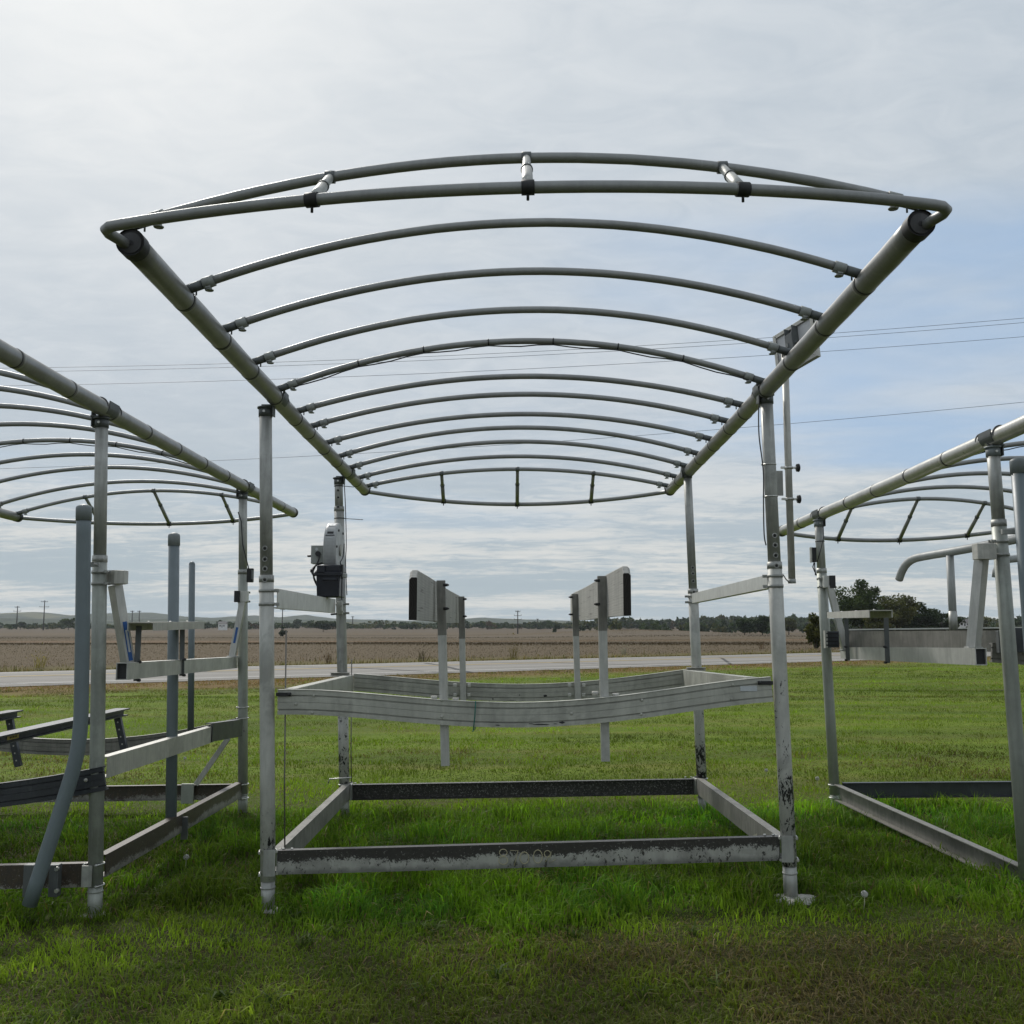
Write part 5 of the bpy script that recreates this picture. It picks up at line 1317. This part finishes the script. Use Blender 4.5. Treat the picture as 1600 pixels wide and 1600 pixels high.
def m_hill(g):
    P = pos(g); n = g.noise(P, .03, 6, .7); n2 = g.noise(P, .004, 3, .5)
    col = g.mix(g.ramp(n, .35, .65), (.016, .028, .013), (.05, .065, .028)); col = g.mix(g.math('MULTIPLY', g.ramp(n2, .55, .7), .6), col, (.15, .14, .06))
    return prin(g, col, .95, 0, bump(g, n, 1.0, 12.0), .1)
mat('hill_forest', m_hill)
def hills():
    for Y0, dep, prof, sd in ((3300, 900, [(-400, 962), (-100, 957), (0, 959), (60, 957), (110, 963), (160, 959), (230, 957), (280, 963), (330, 966), (400, 962), (440, 965), (475, 961), (520, 967), (640, 970), (720, 968), (752, 965), (800, 967), (900, 971), (1000, 972), (1200, 971), (1500, 970), (1900, 968)], 1),
                              (2300, 500, [(-400, 968), (0, 966), (90, 968), (150, 971), (260, 967), (340, 971), (480, 969), (560, 973), (700, 972), (800, 974), (1000, 973), (1300, 972), (1900, 972)], 2)):
        xs, yv = zip(*prof); n = 420; rows = 14; vs = []; fs = []
        rn = np.random.default_rng(sd)
        for j in range(rows):
            t = j / (rows - 1); Yj = Y0 + dep * t; f = math.sin(math.pi * min(t * 1.0, 1)) ** .8 if 0 < t < 1 else 0
            for i in range(n):
                px = lerp(-400, 1900, i / (n - 1)); p = at(px, 977, Y0 + dep * .5); top = at(px, float(np.interp(px, xs, yv)), Y0 + dep * .5).z
                b = float(fbm(p.x * .02, Yj * .02, 3)) * 5 * f
                vs.append((p.x, Yj, -3 + (top + 1) * f + b))
        for j in range(rows - 1):
            for i in range(n - 1): fs.append((j * n + i, j * n + i + 1, (j + 1) * n + i + 1, (j + 1) * n + i))
        m = MB().add(vs, fs, True); o = m.build('hills', 'hill_forest'); o['kind'] = 'structure'
hills()

# ------------------------------------------------------------------ poles, wires, farm buildings
def power_pole(px, ytop, Y, h, label, arms=2):
    p = at(px, 977, Y); zt = at(px, ytop, Y).z; z0 = gz(p.x, Y)
    root = thing('transmission_pole', (p.x, Y, z0), label, 'utility pole', 'transmission poles across the fields')
    r = max(.16, Y * .00050)
    MB().tube([V((p.x, Y, z0 - .3)), V((p.x, Y, zt))], [r * 1.25, r * .8], 8).build('pole', 'pole_wood', root)
    for k in range(arms):
        z = zt - (zt - z0) * (.05 + .17 * k); w = (zt - z0) * (.16 if k else .11)
        a = MB().box(V((p.x, Y - r * .9, z)), 2 * w, r * .8, r * .8).build('crossarm', 'pole_wood', root)
        for s in (-1, -.4, .4, 1):
            if abs(s) < 1 and k: continue
            MB().tube([V((p.x + s * w * .95, Y - r, z + r * .4)), V((p.x + s * w * .95, Y - r, z + r * .4 + .5))], r * .35, 6).build('insulator', 'pole_wood', a)
power_pole(26, 947, 880, 20, 'dark transmission pole with two crossarms at the far left edge', 2)
power_pole(68, 938, 760, 22, 'tall dark transmission pole, second from the left edge', 2)
power_pole(206, 954, 1000, 16, 'thin far transmission pole, left one of the pair behind the slanting step arm', 1)
power_pole(217, 954, 1000, 16, 'thin far transmission pole, right one of the pair behind the slanting step arm', 1)
power_pole(441, 951, 700, 16, 'dark transmission pole just right of the left front post', 1)
power_pole(809, 954, 455, 13, 'dark transmission pole in the field between the two guide boards', 3)
power_pole(840, 967, 1100, 12, 'tiny far transmission pole right of the central one', 1)
power_pole(551, 963, 1100, 12, 'tiny far transmission pole right of the left rear post', 1)
def wire(pts3, Y0, Yk, label):
    x_, y_ = zip(*pts3); co = np.polyfit(x_, y_, 2); path = []
    for px in np.linspace(-900, 2500, 60):
        y = float(np.polyval(co, px)); path.append(at(px, y, Y0 + Yk * (px - 800) / 1600))
    o = MB().tube(path, .0085, 6).build('power_line', 'wire'); tag(o, label, 'power line', 'overhead power lines')
wire([(90, 574), (800, 551), (1600, 497)], 42, -3, 'topmost of the four overhead power lines crossing the sky')
wire([(90, 580), (800, 557), (1600, 504)], 42.3, -3, 'second overhead power line, just under the topmost')
wire([(60, 602), (800, 577.5), (1600, 526)], 42.6, -3, 'third overhead power line from the top')
wire([(336, 719), (800, 697), (1140, 667), (1600, 629)], 43, -3, 'lowest of the four overhead power lines')
def house(px, py, Y, w, h, label):
    p = at(px, py, Y); z0 = min(gz(p.x, Y), p.z); d = w * .7
    root = thing('farmhouse', (p.x, Y, z0), label, 'house')
    hh = p.z - z0 + h
    MB().box(V((p.x, Y, z0 + hh / 2)), w, d, hh).build('wall', 'house_white', root)
    r = MB(); e = .4
    a = [V((p.x + s * (w / 2 + e), Y + q * (d / 2 + e), z0 + hh)) for s in (-1, 1) for q in (-1, 1)]; t = [V((p.x + s * (w / 2 + e), Y, z0 + hh + w * .28)) for s in (-1, 1)]
    r.add(a + t, [(0, 2, 5, 4), (1, 4, 5, 3), (0, 4, 1), (2, 3, 5), (0, 1, 3, 2)]); r.build('roof', 'roof_grey', root)
    for s in (-.25, .25): MB().box(V((p.x + s * w, Y - d / 2 - .02, z0 + hh - h * .5)), w * .14, .06, h * .4).build('window', 'window_dark', root)
    MB().box(V((p.x, Y - d / 2 - .02, z0 + hh - h * .6)), w * .1, .06, h * .6).build('door', 'window_dark', root)
house(1505, 979, 420, 4.6, 1.8, 'small white farmhouse glimpsed under the bent pipe rail')
house(348, 981, 800, 6, 3.2, 'tiny pale farmhouse among far trees left of the rear post of the left lift')

# ------------------------------------------------------------------ small things on the lawn
def on_ground(px, py):
    lo, hi = 3., 80.
    for _ in range(50):
        m = (lo + hi) / 2; p = at(px, py, m)
        if p.z > gz(p.x, p.y): lo = m
        else: hi = m
    p = at(px, py, lo); return V((p.x, p.y, gz(p.x, p.y)))
def dandelion(px, py, hgt, label):
    b = on_ground(px, py + 8); b = V((b.x, b.y, gz(b.x, b.y)))
    root = thing('dandelion', b, label, 'dandelion', 'dandelion clocks in the grass')
    t = b + V((.01, 0, hgt)); MB().tube([b, lerp(b, t, .5) + V((.004, 0, 0)), t], .002, 5).build('stem', 'moss_cream', root)
    m = MB(); rn = random.Random(int(px))
    m.sphere(t, .006, 6, 4)
    for k in range(70):
        v = V((rn.gauss(0, 1), rn.gauss(0, 1), rn.gauss(0, 1))).normalized(); q = t + v * .019; s = v.orthogonal().normalized() * .005; u = v.cross(s)
        m.add([t + v * .004, q + s * .3, q - s * .3], [(0, 1, 2)]); m.add([q + s, q + u, q - s, q - u], [(0, 1, 2, 3)])
    m.build('seed_head', 'seed_fluff', root)
for px, py, h, l in ((288, 1355, .1, 'dandelion clock between the left lift and the middle lift'), (287, 1189, .09, 'dandelion clock on the lawn behind the left lift base'), (1276, 1223, .09, 'dandelion clock just left of the right lift rear post'),
                     (1459, 1248, .08, 'dandelion clock under the rear rail of the right lift'), (1563, 1244, .1, 'dandelion clock in front of the right end of the rear rail of the right lift'), (1064, 1245, .09, 'dandelion clock under the middle lift rear rail, near its right end'),
                     (1349, 1418, .1, 'dandelion clock in dry grass right of the middle lift'), (1196, 1206, .07, 'dandelion clock between the middle lift right posts')):
    dandelion(px, py, h, l)
def pad(P, rx, ry, label, seed, off=(0, 0), n=18):
    rn = random.Random(seed); c = V((P.b.x + off[0], P.b.y + off[1], gz(P.b.x, P.b.y))); vs = []
    R_ = [rn.uniform(.62, 1.18) for _ in range(n)]
    for z, k in ((-.03, 1.05), (.004, 1.0), (.012, .85), (.016, .4)):
        vs += [c + V((rx * k * R_[i] * math.cos(2 * math.pi * i / n), ry * k * R_[i] * math.sin(2 * math.pi * i / n), z + rn.uniform(-.007, .007))) for i in range(n)]
    fs = [(j * n + i, j * n + (i + 1) % n, (j + 1) * n + (i + 1) % n, (j + 1) * n + i) for j in range(3) for i in range(n)] + [tuple(3 * n + i for i in range(n))]
    o = MB().add(vs, fs).build('concrete_pad', 'concrete'); tag(o, label, 'concrete pad', 'concrete pads under the posts')
pad(FR, .13, .14, 'white crumbling concrete pad under the right front post of the middle lift', 1, (.02, -.03))
pad(FL, .075, .07, 'whitish concrete pad under the left front post of the middle lift', 2, (.02, -.01))
pad(L1, .07, .07, 'whitish concrete pad under the front post of the left lift', 3, (0, 0))

# ------------------------------------------------------------------ thin haze over the fields
def haze():
    m = bpy.data.materials.new('haze_air'); m.use_nodes = True; m.node_tree.nodes.clear(); g = NT(m.node_tree)
    out = g('ShaderNodeOutputMaterial'); v = g('ShaderNodeVolumePrincipled', {'Color': (.86, .93, 1.0), 'Density': HAZE, 'Anisotropy': .2})
    g.l.new(v.outputs[0], out.inputs['Volume']); M['haze_air'] = m
    o = MB().box(V((0, 0, 34)), 11000, 11000, 84).build('haze', 'haze_air'); o['kind'] = 'stuff'; o['label'] = 'thin pale haze over the fields'; o['category'] = 'haze'
HAZE = .00008
haze()
